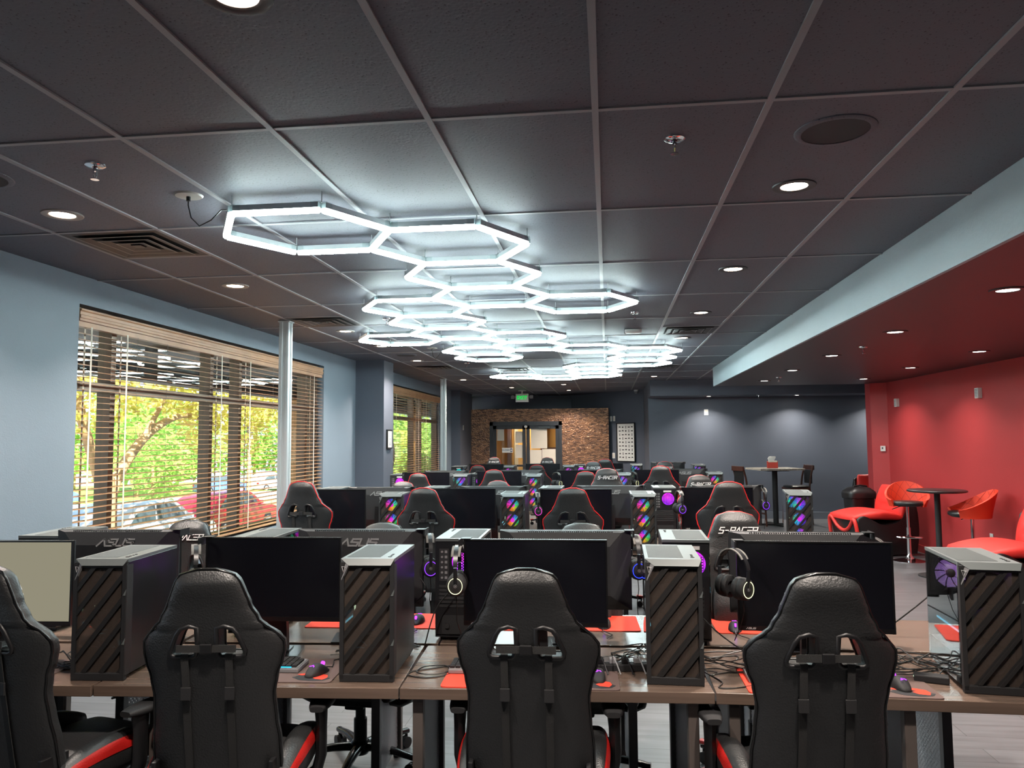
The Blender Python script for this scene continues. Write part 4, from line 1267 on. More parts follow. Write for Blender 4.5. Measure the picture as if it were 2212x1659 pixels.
# ---------------------------------------------------------------- monitor (screen faces -y)
MWD, MHT, MZ0 = .610, .362, .150
def make_monitor():
    t = thing('monitor', '', 'monitor')
    h = MWD / 2; z1 = MZ0 + MHT
    bm = bmnew()
    box(bm, -h, -h + .007, -.012, .002, MZ0, z1); box(bm, h - .007, h, -.012, .002, MZ0, z1)
    box(bm, -h + .007, h - .007, -.012, .002, z1 - .007, z1); box(bm, -h + .007, h - .007, -.012, .002, MZ0, MZ0 + .019)
    obj('bezel', bm, M['bezel'], t)
    bm = bmnew(); box(bm, -h + .007, h - .007, -.0095, 0, MZ0 + .019, z1 - .007); obj('screen', bm, M['screen'], t)
    bm = bmnew(); strokes(bm, 'ASUS', .006, .0075, .002, .0014, .0008, .2, org=(-h + .05, MZ0 + .010), y=-.0122); obj('front_logo', bm, M['whitelogo'], t)
    bm = bmnew()
    rings = [[Vector((sx * (h - i0), y, zz)) for sx, zz in ((-1, MZ0 + j0), (1, MZ0 + j0), (1, z1 - k0), (-1, z1 - k0))] for i0, j0, k0, y in ((.001, .001, .001, .002), (.001, .001, .001, .012), (.045, .03, .008, .030), (.10, .07, .07, .046))]
    loft(bm, rings); sh = obj('rear_shell', bm, M['shell'], t)
    bm = bmnew()
    for k in range(46):
        x = -.22 + k * .0096; box(bm, x, x + .005, .014, .028, z1 - .008, z1 - .0015)
    obj('vent_slots', bm, M['black'], sh)
    bm = bmnew(); strokes(bm, 'ASUS', .030, .036, .008, .0075, .002, .35, org=(.0, z1 - .058), y=.0, flip=-1)
    for v in bm.verts:
        z = v.co.z; v.co.y += .030 + (z1 - .008 - z) / .062 * .016 + .001
    obj('rear_logo', bm, M['logo'], sh)
    bm = bmnew(); prism(bm, [(-.05, .016), (.05, .016), (.035, MZ0 + .19), (-.035, MZ0 + .19)], .045, .075, 'xz'); obj('stand_neck', bm, M['black'], t)
    bm = bmnew(); prism(bm, [(-.13, -.05), (.13, -.05), (.10, .13), (-.10, .13)], 0, .012, 'xy'); prism(bm, [(-.07, .01), (.07, .01), (.06, .10), (-.06, .10)], .012, .018, 'xy'); obj('stand_base', bm, M['gunmetal'], t)
    bm = bmnew(); box(bm, -h - .012, -h + .03, -.016, .035, z1 - .001, z1 + .003); box(bm, -h - .014, -h - .010, -.06, .035, z1 - .03, z1 + .003); box(bm, -h - .03, -h - .010, -.06, -.045, z1 - .033, z1 - .028)
    obj('headset_hook', bm, M['black'], t)
    return t
mon = make_monitor()

# ---------------------------------------------------------------- headset: band in the yz plane, cups face +-y; origin at top of the band
def make_headset(ring):
    t = thing('headset', '', 'headset')
    def arc(r, rz, w, th, n=22, a0=12, a1=168):
        bm = bmnew(); rr = []
        for k in range(n + 1):
            a = R(a0 + (a1 - a0) * k / n)
            c = Vector((0, r * math.cos(a), -rz + rz * math.sin(a)))
            nn = Vector((0, math.cos(a), math.sin(a)))
            rr.append([c + Vector((x, 0, 0)) + nn * q for x, q in ((-w, -th), (w, -th), (w, th), (-w, th))])
        loft(bm, rr); return bm
    obj('band_arch', arc(.086, .105, .010, .003), M['satin'], t, True, sharp=.9)
    obj('elastic_band', arc(.074, .072, .021, .0018, a0=28, a1=152), M['band'], t, True, sharp=.9)
    for s_ in (-1, 1):
        bm = bmnew(); tube(bm, [(0, s_ * .083, -.085), (0, s_ * .082, -.12), (0, s_ * .074, -.155)], [.008, .009, .011], 8); obj('yoke', bm, M['satin'], t, True)
        bm = bmnew()
        lathe(bm, [(0, .034), (.034, .033), (.042, .026), (.043, .012), (.044, .0), (.040, -.004), (.043, -.010), (.044, -.024), (.038, -.032), (.022, -.032), (.02, -.02), (0, -.02)], 28,
              mtx=Matrix.Translation((0, s_ * .048, -.165)) @ Matrix.Rotation(-s_ * PI / 2, 4, 'X') @ Matrix.Scale(1.12, 4, (0, 1, 0)))
        ec = obj('ear_cup', bm, M['blackmatte'], t, True, sharp=.9)
        bm = bmnew()
        lathe(bm, [(.030, .0338), (.0325, .0338), (.0325, .0348), (.030, .0348), (.030, .0338)], 32,
              mtx=Matrix.Translation((0, s_ * .048, -.165)) @ Matrix.Rotation(-s_ * PI / 2, 4, 'X') @ Matrix.Scale(1.12, 4, (0, 1, 0)))
        obj('ring_light', bm, ring, ec)
        bm = bmnew(); mt = Matrix.Translation((0, s_ * .083, -.165)) @ Matrix.Rotation(PI / 2, 4, 'X')
        lathe(bm, [(.006, 0), (.0075, 0), (.0075, .001), (.006, .001), (.006, 0)], 16, mtx=mt); cyl(bm, (0, s_ * .0825, -.165), (0, s_ * .0835, -.165), .003, seg=8); obj('cup_emblem', bm, M['grey'], ec)
    bm = bmnew(); tube(bm, [(0, -.05, -.21), (.004, -.05, -.26), (.0, -.03, -.33), (.015, .02, -.40)], .0022, 6); obj('lead', bm, M['cable'], t, True)
    return t
HS = {k: make_headset(M['ring' + k]) for k in ('white', 'violet', 'blue', 'pink')}
HS['off'] = make_headset(M['grey'])

# ---------------------------------------------------------------- keyboard, mouse, mat
def make_keyboard():
    t = thing('keyboard', '', 'keyboard')
    bm = bmnew(); box(bm, -.18, .18, -.068, .068, 0, .018, .004); box(bm, -.176, .176, -.064, .064, .018, .021, .001); obj('base', bm, M['grey'], t)
    bm = bmnew()
    for r_ in range(6):
        n = 15 if r_ else 14
        for k in range(n):
            if r_ == 5 and 4 <= k <= 8: continue
            x = -.165 + k * .0232; y = .052 - r_ * .0208
            prism(bm, [(x - .0095, y - .0085), (x + .0095, y - .0085), (x + .0095, y + .0085), (x - .0095, y + .0085)], .021, .029, 'xy')
    prism(bm, [(-.165 + 3.6 * .0232, .052 - 5 * .0208 - .0085), (-.165 + 8.4 * .0232, .052 - 5 * .0208 - .0085), (-.165 + 8.4 * .0232, .052 - 5 * .0208 + .0085), (-.165 + 3.6 * .0232, .052 - 5 * .0208 + .0085)], .021, .029, 'xy')
    obj('keycaps', bm, M['blackmatte'], t)
    for y0, x0, x1, m in ((.0415, -.05, .06, 'glowmagenta'), (-.0215, .0, .10, 'glowmagenta'), (-.063, .05, .15, 'glowcyan')):
        bm = bmnew(); box(bm, x0, x1, y0 - .0012, y0 + .0012, .021, .0235); obj('key_light', bm, M[m], t)
    return t
kb = make_keyboard()
def make_mouse(glow):
    t = thing('computer_mouse', '', 'mouse')
    bm = bmnew(); rings = []
    for k in range(15):
        q = k / 14; y = -.063 + .126 * q; e = max(.02, math.sin(PI * (.03 + .94 * q))) ** .5
        top = .040 * (math.sin(PI * min(1, (q + .12) / 1.18)) ** .8) * (1 if q < .5 else 1 - .25 * (q - .5))
        hw = .034 * e * (1 - .08 * math.sin(PI * q))
        ring = []
        for a in range(17):
            th = PI * a / 16; ring.append(Vector((hw * math.copysign(abs(math.cos(th)) ** .7, math.cos(th)), y, .002 + max(.004, top * e) * math.sin(th) ** .8)))
        rings.append(ring)
    loft(bm, rings); obj('body', bm, M['blackmatte'], t, True, sharp=1.2)
    bm = bmnew()
    for k in range(3):
        a = k * 2 * PI / 3 + PI / 2
        tube(bm, [(.0 + .002 * math.cos(a), -.028 + .002 * math.sin(a), .0385), (.008 * math.cos(a + .5), -.028 + .008 * math.sin(a + .5), .038), (.012 * math.cos(a - .1), -.028 + .012 * math.sin(a - .1), .0365)], .0014, 5)
    obj('lit_emblem', bm, glow, t)
    bm = bmnew(); cyl(bm, (-.004, .035, .032), (.004, .035, .032), .009, seg=12); obj('scroll_wheel', bm, M['glowpurple'], t)
    bm = bmnew(); tube(bm, [(0, .06, .012), (.004, .09, .004), (-.02, .13, .004), (-.05, .17, .004), (-.03, .24, .004)], .0022, 6); obj('lead', bm, M['cable'], t, True)
    return t
ms = make_mouse(M['glowpurple'])
def make_mat(red=False):
    t = thing('desk_mat', '', 'desk mat')
    bm = bmnew(); poly = []
    for sx, sy, a0 in ((1, 1, 0), (-1, 1, 90), (-1, -1, 180), (1, -1, 270)):
        for q in range(5):
            a = R(a0 + q * 22.5); poly.append((sx * (.34 - .02) + .02 * math.cos(a), sy * (.16 - .02) + .02 * math.sin(a)))
    prism(bm, poly, 0, .004, 'xy'); obj('cloth', bm, M['padred'] if red else M['padmix'], t)
    # emblem: bold curved swoosh with a dark outline
    def blob(pts, z, m, name):
        bm = bmnew(); prism(bm, pts, .004, z, 'xy'); obj(name, bm, m, t)
    if not red:
        blob([(.17, -.10), (.20, -.065), (.25, -.055), (.30, -.075), (.325, -.11), (.31, -.135), (.27, -.145), (.21, -.135)], .0046, M['shell'], 'emblem_outline')
        blob([(.18, -.062), (.22, -.047), (.27, -.052), (.305, -.07), (.312, -.10), (.30, -.128), (.265, -.118), (.25, -.096), (.27, -.08), (.24, -.068), (.20, -.075)], .0052, M['padred'], 'emblem')
    bm = bmnew(); strokes(bm, 'S-RACER', .02, .016, .005, .0032, .0004, .3, org=(-.25 if not red else .05, .10 if not red else -.12), plane='xy', y=.0043); obj('print', bm, M['whitelogo'], t)
    return t
mat_mix = make_mat(); mat_red = make_mat(True)

# ---------------------------------------------------------------- desk
def desk(x0, y0, x1, y1, label, group, depth=.61, legs=(.07, -.07), top=.725):
    """front edge runs from (x0,y0) to (x1,y1); the desk extends to +90 degrees of it"""
    ln = math.hypot(x1 - x0, y1 - y0); a = math.atan2(y1 - y0, x1 - x0)
    t = thing('desk', label, 'desk', (x0, y0, 0), a, group)
    bm = bmnew(); box(bm, .001, ln - .001, 0, depth - .002, top - .041, top, .002); obj('desktop', bm, M['desk'], t)
    for lx in legs:
        x = lx if lx > 0 else ln + lx
        bm = bmnew(); box(bm, x - .02, x + .02, .03, .075, 0, top - .041, .003); obj('front_leg', bm, M['legmetal'], t)
        bm = bmnew(); box(bm, x - .02, x + .02, depth - .08, depth - .035, 0, top - .041, .003); obj('rear_leg', bm, M['legdark'], t)
        bm = bmnew(); box(bm, x - .0015, x + .0015, .075, depth - .08, .06, top - .06); obj('side_panel', bm, M['perf'], t)
        bm = bmnew(); box(bm, x - .015, x + .015, .03, depth - .035, top - .061, top - .041); obj('top_rail', bm, M['legdark'], t)
    return t
# ---------------------------------------------------------------- desks
desk(-3.25, 2.73, -1.99, 2.815, 'front row desk at the left edge of the picture, under the grey lit monitor', 'front row desks', legs=(.3, -.5))
desk(-1.985, 2.82, -.80, 2.908, 'front row desk left of centre, holding the second tower', 'front row desks', legs=(.23, .56))
desk(-.797, 2.908, .378, 2.975, 'front row desk in the middle of the picture', 'front row desks', legs=(.065, -.075))
desk(.381, 2.976, 2.05, 2.968, 'front row desk at the right edge of the picture', 'front row desks', legs=(.07, 0.685), top=.725)
def desk_back(x0, y0, x1, y1, label, group, legs=(.3, -.3)):
    # mirrored desk: its working edge is the far one
    return desk(x1, y1, x0, y0, label, group, legs=legs)
desk_back(-3.25, 3.99, -2.05, 4.07, 'desk facing us across the front row, far left by the window', 'desks facing the front row')
desk_back(-2.03, 4.08, -.83, 4.16, 'desk facing us across the front row, left of centre', 'desks facing the front row')
desk_back(-.82, 4.16, .36, 4.23, 'desk facing us across the front row, in the middle', 'desks facing the front row')
desk_back(.37, 4.23, 1.75, 4.23, 'desk facing us across the front row, on the right', 'desks facing the front row')
POSN = ['far left by the window', 'left of centre', 'in the middle', 'on the right']
def desk_rows(y, tilt, grp, row):
    xs = [-2.95, -1.85, -.72, .42, 1.78]
    for k in range(4):
        ya, yb = y + tilt * (xs[k] + 2.9), y + tilt * (xs[k + 1] + 2.9)
        desk(xs[k], ya, xs[k + 1] - .004, yb, '%s row desk with its chair toward us, %s' % (row, POSN[k]), grp + ' row desks, camera side')
        desk_back(xs[k], ya + 1.225, xs[k + 1] - .004, yb + 1.225, '%s row desk with its chair facing us, %s' % (row, POSN[k]), grp + ' row desks, far side')
desk_rows(6.48, .05, 'second', 'second')
desk_rows(9.86, .12, 'third', 'third')
desk_rows(13.25, .16, 'fourth', 'fourth')

# ---------------------------------------------------------------- chairs
G = 'racing chairs '
chair(chair_blk, -2.165, 2.49, 1.235, 1, 'racing chair cut off by the left edge, nearest row', G + 'of the front row', R(-14))
chair(chair_blk, -1.355, 2.51, 1.23, 1, 'large racing chair back at the front row, left of centre', G + 'of the front row', R(8))
chair(chair_blk, -.28, 2.60, 1.23, 1, 'large racing chair back at the front row, in the middle of the picture', G + 'of the front row', R(1))
chair(chair_cap, .68, 2.60, 1.228, 1, 'large racing chair back at the front row, on the right, with red capped base', G + 'of the front row', R(4))
chair(chair_blk, -2.44, 4.285, 1.202, -1, 'black racing chair facing us in front of the near window', G + 'facing the front row', R(6))
chair(chair_blk, -1.27, 4.285, 1.194, -1, 'low black racing chair facing us, its top peeking above the left centre monitor', G + 'facing the front row', R(-3))
chair(chair_blk, -.149, 4.285, 1.20, -1, 'low black racing chair facing us, its top peeking above the middle monitor', G + 'facing the front row', R(2))
chair(chair_red, .671, 4.285, 1.265, -1, 'racing chair with red piping facing us above the rightmost front monitor', G + 'facing the front row', R(3))
GB = G + 'of the second row'
chair(chair_red, -2.54, 6.2, 1.325, 1, 'red piped racing chair of the second row beside the near raceway pole', GB, R(-4))
chair(chair_red, -1.50, 6.2, 1.272, 1, 'red piped racing chair of the second row, second from the left', GB, R(-2))
chair(chair_red, -.285, 6.2, 1.272, 1, 'red piped racing chair of the second row, in the middle', GB, R(2))
chair(chair_red, .93, 6.2, 1.322, 1, 'red piped racing chair of the second row, rightmost', GB, R(3))
chair(chair_red, -2.23, 8.25, 1.21, -1, 'racing chair facing us behind the second row, leftmost', G + 'facing the second row', R(3))
chair(chair_red, -1.18, 8.25, 1.22, -1, 'racing chair facing us behind the second row, second from the left', G + 'facing the second row', R(-4))
chair(chair_red, -.015, 8.25, 1.348, -1, 'tall racing chair facing us behind the second row, centre', G + 'facing the second row', R(2))
chair(chair_red, .94, 8.25, 1.278, -1, 'racing chair facing us behind the second row, rightmost', G + 'facing the second row', R(5))
GC = G + 'of the third row'
chair(chair_red, -2.47, 9.9, 1.23, 1, 'red piped racing chair of the third row by the dark pilaster', GC, R(-3))
chair(chair_red, -1.467, 9.9, 1.275, 1, 'red piped racing chair of the third row, second from the left', GC)
chair(chair_red, -.288, 9.9, 1.25, 1, 'red piped racing chair of the third row, centre', GC, R(4))
chair(chair_red, .657, 9.9, 1.318, 1, 'red piped racing chair of the third row, rightmost', GC, R(-2))
chair(chair_red, -.23, 12.0, 1.312, -1, 'racing chair facing us behind the third row, centre', G + 'facing the third row')
chair(chair_red, .86, 12.0, 1.31, -1, 'racing chair facing us behind the third row, on the right', G + 'facing the third row')
GD = G + 'of the fourth row'
chair(chair_red, -2.18, 12.85, 1.234, 1, 'small far racing chair of the fourth row, leftmost', GD)
chair(chair_red, -1.19, 12.95, 1.235, 1, 'small far racing chair of the fourth row, in front of the doors', GD)
chair(chair_red, -.05, 13.1, 1.323, 1, 'small far racing chair of the fourth row, in front of the mosaic panel', GD)
chair(chair_red, -2.31, 15.6, 1.305, -1, 'farthest racing chair facing us, at the left of the doors', G + 'at the entrance')
chair(chair_red, -1.22, 15.6, 1.30, -1, 'farthest racing chair facing us, at the right of the doors', G + 'at the entrance')

# ---------------------------------------------------------------- monitors
DT = .725
def mons(lst, group, face):
    for x, y, rz, lab in lst:
        place(mon, USED, (x, y, DT), (0 if face > 0 else PI) + R(rz), lab, group)
mons([(-2.61, 3.10, 4, 'front row monitor with a pale emissive screen, at the left edge'), (-1.474, 3.29, 3, 'front row monitor left of centre'),
      (-.315, 3.30, 1, 'front row monitor in the middle, with a white lit headset beside it'), (.825, 3.31, -1, 'rightmost front row monitor')], 'front row monitors', 1)
mons([(-2.37, 3.53, 4, 'back of the monitor facing away, leftmost behind the front row'), (-1.185, 3.62, 2, 'back of the monitor facing away, behind the second front tower'),
      (-.205, 3.64, 2, 'back of the monitor facing away, behind the middle front monitor'), (.845, 3.64, -1, 'back of the monitor facing away, behind the rightmost front monitor')], 'monitors facing the far side of the front row', -1)
mons([(-2.41, 6.55, 3, 'second row monitor beside the leftmost chair'), (-1.285, 6.70, 2, 'second row monitor, second from the left'), (-.277, 6.64, 2, 'second row monitor in the middle'), (.93, 6.87, 1, 'second row monitor on the right')], 'second row monitors', 1)
mons([(-2.07, 6.90, 2, 'monitor back beyond the second row, leftmost'), (-1.05, 7.05, 1, 'monitor back beyond the second row, second from the left'), (.01, 7.16, 1, 'monitor back beyond the second row, centre'), (1.06, 7.2, 2, 'monitor back beyond the second row, right')], 'monitor backs of the second row', -1)
mons([(-2.385, 10.03, 5, 'third row monitor below the far window'), (-1.47, 10.42, 3, 'third row monitor, second from the left'), (-.38, 10.66, 2, 'third row monitor, centre'), (.66, 10.8, 1, 'third row monitor, right')], 'third row monitors', 1)
mons([(-2.25, 10.62, 3, 'monitor back beyond the third row, leftmost'), (-1.2, 10.78, 2, 'monitor back beyond the third row, second from the left'), (-.1, 10.98, 1, 'monitor back beyond the third row, centre'), (1.06, 11.1, 1, 'monitor back beyond the third row, right')], 'monitor backs of the third row', -1)
mons([(-2.12, 13.42, 2, 'far fourth row monitor, leftmost'), (-1.145, 13.63, 2, 'far fourth row monitor in front of the doors'), (-.04, 13.79, 0, 'far fourth row monitor in front of the mosaic panel')], 'fourth row monitors', 1)
mons([(1.075, 14.3, 3, 'far monitor back at the right end of the fourth row')], 'fourth row monitor backs', -1)

for ch in mon.children:      # pale tan brightness put into the leftmost front screen as emission
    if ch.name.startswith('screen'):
        ch.data = ch.data.copy(); ch.data.materials[0] = M['screenglow']

# ---------------------------------------------------------------- towers
def tows(lst, group, face):
    for kind, x, y, rz, lab in lst:
        place(TOW[kind], USED, (x, y, DT), (0 if face > 0 else PI) + R(rz), lab, group)
tows([('off', -2.01, 2.875, 5, 'front row computer tower with a dim blue side, leftmost'), ('off', -.945, 2.965, 3.5, 'front row computer tower left of centre with a violet tinted side'),
      ('off', .242, 3.045, -1, 'front row computer tower right of the middle chair'), ('side', 1.385, 3.05, -6, 'front row computer tower with a fan seen through its glass side, right edge')], 'front row computer towers', 1)
tows([('off', -2.86, 4.0, 3, 'rear of a computer tower at the far left behind the front row'), ('off', -1.74, 4.0, 3, 'rear of a computer tower between the left monitor backs'),
      ('off', -.72, 4.03, 1.5, 'rear of a computer tower with pink honeycomb fan left of the middle monitor'), ('off', .358, 4.06, -1.5, 'rear of a computer tower with magenta honeycomb fan right of centre')], 'computer towers facing away behind the front row', -1)
tows([('rain', -1.885, 6.57, 1, 'second row tower with rainbow fans, leftmost'), ('rain', -.82, 6.59, 1, 'second row tower with rainbow fans, left of the middle chair'),
      ('rain', .29, 6.62, 0, 'second row tower with rainbow fans, right of the middle chair'), ('cool', 1.60, 6.81, -9, 'second row tower with blue and green fans, rightmost')], 'second row computer towers', 1)
tows([('violet', -2.72, 7.67, 2, 'rear of a second row tower, leftmost'), ('violet', -1.71, 7.81, 1, 'rear of a second row tower, second from the left'),
      ('violet', -.55, 7.84, 0, 'rear of a second row tower in the middle'), ('violet', .53, 7.91, 0, 'rear of a second row tower with purple fan, right')], 'second row towers facing away', -1)
tows([('cool', -1.98, 10.22, 2, 'third row tower with cyan fans, leftmost'), ('rain', -.985, 10.17, 2, 'third row tower with rainbow fans, second from the left'),
      ('cool', .2, 10.5, 0, 'third row tower with blue fans behind the tall facing chair'), ('rain', 1.44, 10.77, -3, 'third row tower with purple fans, rightmost')], 'third row computer towers', 1)
tows([('violet', -2.87, 10.77, 0, 'rear of a third row tower with violet fan by the pilaster'), ('violet', -1.79, 11.02, 0, 'rear of a third row tower with purple fan, second from the left')], 'third row towers facing away', -1)
tows([('violet', -1.76, 13.6, 0, 'far fourth row tower with violet fan'), ('violet', -.70, 13.75, 0, 'far fourth row tower with pink fan by the mosaic panel'),
      ('cool', .52, 14.35, 0, 'far fourth row tower with blue fan below the poster'), ('cool', 1.61, 14.0, 0, 'far fourth row tower with cyan fan, rightmost')], 'fourth row computer towers', 1)
tows([('cool', -2.65, 13.87, 0, 'rear of a far tower with cyan fan by the far raceway pole'), ('violet', -.52, 14.6, 0, 'rear of a far tower with pink fan by the mosaic panel')], 'fourth row towers facing away', -1)

# ---------------------------------------------------------------- headsets
def hs(k, x, y, rz, lab, z=DT + MZ0 + MHT - .026):
    o = place(HS[k], USED, (x, y, z), R(rz), lab, 'headsets hung on the monitors'); o.scale = (.93, .93, .93)
hs('white', -.64, 3.25, 4, 'headset with white ring light hanging left of the middle front monitor')
hs('white', .50, 3.26, 38, 'headset with white ring light hanging left of the rightmost front monitor')
hs('pink', -1.80, 3.22, 30, 'headset hanging left of the left centre front monitor, behind the leftmost tower')
hs('violet', -.862, 3.67, 20, 'headset with violet ring light hanging behind the second front tower')
hs('blue', .118, 3.69, 12, 'headset with blue ring light hanging behind the third front tower')
hs('off', 1.17, 3.69, 60, 'headset peeking out right of the rightmost front monitor')
hs('pink', -.605, 6.59, 12, 'headset with pink ring light hanging in the second row, beside the middle chair')
hs('violet', .605, 6.81, 15, 'headset with violet ring light in the second row, beside the purple fan')
hs('violet', 1.385, 7.24, 10, 'headset with violet ring light hanging at the right end of the second row')
hs('white', -.705, 10.62, 50, 'headset hanging left of the third row centre monitor')
hs('white', .335, 10.75, 50, 'headset hanging left of the third row right monitor')

# ---------------------------------------------------------------- mats, keyboards, mice
for x, y, rz, lab in ((-2.58, 2.95, 4, 'red to taupe desk mat at the left edge, lit violet'), (-1.43, 3.075, 3.5, 'red to taupe desk mat right of the left centre chair'),
                      (-.313, 3.105, 2, 'red to taupe desk mat at the middle chair'), (.842, 3.14, 0, 'red to taupe desk mat at the right chair')):
    place(mat_mix, USED, (x, y, DT), R(rz), lab, 'printed desk mats of the front row')
for x, y, lab in ((-2.4, 6.40 + .28, 'second row desk mat, leftmost'), (-1.3, 6.74, 'second row desk mat, second from the left'), (-.22, 6.79, 'second row desk mat beside the middle tower'), (.95, 6.85, 'second row desk mat, rightmost')):
    place(mat_red, USED, (x, y, DT), R(2), lab, 'red desk mats of the second row')
    place(kb, USED, (x - .08, y + .02, DT + .004), R(2), lab.replace('desk mat', 'keyboard'), 'keyboards of the second row')
for x, y, rz, lab in ((-2.3, 3.86, 184, 'red desk mat on the facing desk at the left'), (-1.2, 3.96, 183, 'red desk mat on the facing desk left of centre'), (-.2, 4.0, 183, 'red desk mat on the facing desk in the middle'), (.85, 4.02, 180, 'red desk mat on the facing desk at the right')):
    place(mat_red, USED, (x, y, DT), R(rz), lab, 'red desk mats of the facing desks')
for x, y, rz, lab in ((-2.7, 2.99, 5, 'keyboard at the left edge station'), (-1.435, 3.095, 3.5, 'backlit keyboard right of the left centre chair'), (-.47, 3.165, 2, 'keyboard half hidden by the middle chair'), (.70, 3.16, 0, 'keyboard hidden behind the right chair')):
    place(kb, USED, (x, y, DT + .004), R(rz), lab, 'keyboards of the front row')
for x, y, rz, lab in ((-1.172, 3.04, -18, 'black mouse with violet emblem left of the second tower'), (-.055, 3.09, 10, 'black mouse beside the middle chair'), (1.066, 3.10, 8, 'black mouse with purple emblem right of the right chair')):
    place(ms, USED, (x, y, DT + .004), R(rz), lab, 'mice of the front row')
for x, y, lab in ((-.03, 3.93, 'mouse on the red mat of the facing desk in the middle'), (.60, 3.92, 'mouse on the facing desk left of the rightmost monitor'), (-.98, 3.93, 'mouse on the red mat of the facing desk left of centre')):
    place(ms, USED, (x, y, DT + .004), R(176), lab, 'mice of the facing desks')

# ---------------------------------------------------------------- cables and power strips
def spline(pts, n=10):
    pts = [Vector(p) for p in pts]; out = []
    for i in range(len(pts) - 1):
        p0 = pts[max(i - 1, 0)]; p1 = pts[i]; p2 = pts[i + 1]; p3 = pts[min(i + 2, len(pts) - 1)]
        for k in range(n):
            t = k / n
            out.append(.5 * ((2 * p1) + (-p0 + p2) * t + (2 * p0 - 5 * p1 + 4 * p2 - p3) * t * t + (-p0 + 3 * p1 - 3 * p2 + p3) * t ** 3))
    out.append(pts[-1]); return out
def cable(pts, label, group=None, r=.0025, m='cable'):
    bm = bmnew(); tube(bm, spline(pts), r, 6); o = obj('cable', bm, M[m], None, True); tag(o, label, 'cable', group); return o
rng = random.Random(11)
def tangle(x0, x1, y0, y1, n, label, group, z=DT):
    for k in range(n):
        m = rng.randint(4, 6); pts = []
        ya = rng.uniform(y0, y1); d = 1 if rng.random() < .5 else -1
        for q in range(m + 1):
            x = x0 + (x1 - x0) * (q / m if d > 0 else 1 - q / m) + rng.uniform(-.05, .05)
            x = min(max(x, x0), x1)
            ya = min(max(ya + rng.uniform(-.09, .09), y0), y1)
            pts.append((x, ya, z + .0032 + .0045 * (k % 4) + rng.uniform(0, .003) + (rng.random() < .15) * .02))
        cable(pts, label, group, rng.choice((.0022, .0026, .003)), 'cablegrey' if rng.random() < .12 else 'cable')
tangle(-1.21, -.86, 3.29, 3.50, 11, 'one of the tangled cables between the left centre monitor and its tower', 'cables at the left centre station')
tangle(-2.42, -2.14, 3.00, 3.38, 7, 'one of the tangled cables left of the leftmost front tower', 'cables at the left edge station')
tangle(.0, .16, 3.28, 3.56, 6, 'one of the tangled cables between the middle monitor and the third tower', 'cables at the middle station')
tangle(.37, .62, 3.18, 3.50, 9, 'one of the tangled cables right of the third tower', 'cables right of the third tower')
tangle(1.08, 1.32, 3.22, 3.54, 12, 'one of the tangled cables between the rightmost monitor and its tower', 'cables at the right station')
zc = DT + .003
loop = [(-.62, 3.24, zc), (-.70, 3.18, zc), (-.79, 3.12, zc), (-.80, 3.06, zc), (-.72, 3.04, zc), (-.64, 3.10, zc), (-.68, 3.19, zc + .004), (-.76, 3.17, zc + .004), (-.775, 3.09, zc + .004), (-.70, 3.07, zc + .004), (-.62, 3.14, zc + .004)]
cable(loop, 'coiled cable on the desk left of the middle chair', r=.0026)
cable([(.37, 3.22, zc), (.42, 3.10, zc), (.40, 3.03, zc), (.46, 3.03, zc), (.55, 3.08, zc)], 'looped cable on the desk by the right chair, over the seam', r=.0026)
cable([(-.90, 3.62, 1.02), (-.86, 3.60, .95), (-.95, 3.58, .86), (-1.0, 3.55, DT + .02)], 'cable slanting down behind the second front tower', r=.003)
cable([(-.66, 3.60, 1.05), (-.72, 3.56, .98), (-.80, 3.54, .88), (-.84, 3.5, DT + .01)], 'black lead hanging from the ports of the pink fan tower', r=.003)
cable([(.38, 3.48, .90), (.46, 3.42, .83), (.56, 3.36, .77), (.64, 3.33, DT + .01)], 'black lead sloping from the third tower to the right monitor', r=.003)
cable([(1.14, 3.44, .86), (1.28, 3.52, .93), (1.40, 3.62, .98)], 'black lead running up behind the rightmost front tower', r=.003)
def strip(x, y, rz, n, label):
    t = thing('power_strip', label, 'power strip', (x, y, DT), rz)
    bm = bmnew(); box(bm, -.14, .14, -.022, .022, 0, .03, .004); obj('housing', bm, M['blackmatte'], t)
    for k in range(n):
        bm = bmnew(); xx = -.10 + k * .05; box(bm, xx - .014, xx + .014, -.016, .016, .03, .052, .004); tube(bm, [(xx, 0, .05), (xx, -.02, .062), (xx + .01, -.05, .04), (xx + .02, -.08, .008)], .003, 6); obj('plug', bm, M['grey' if k % 2 else 'black'], t)
strip(.055, 3.22, R(8), 5, 'power strip full of plugs left of the third tower')
t = thing('power_adapter', 'small black power adapter left of the rightmost tower', 'adapter', (1.215, 3.19, DT), R(-18))
bm = bmnew(); box(bm, -.06, .06, -.025, .025, 0, .028, .005); obj('housing', bm, M['blackmatte'], t)
bm = bmnew(); cyl(bm, (-.061, 0, .016), (-.06, 0, .016), .003, seg=8); obj('indicator_light', bm, M['glowwhite'], t)

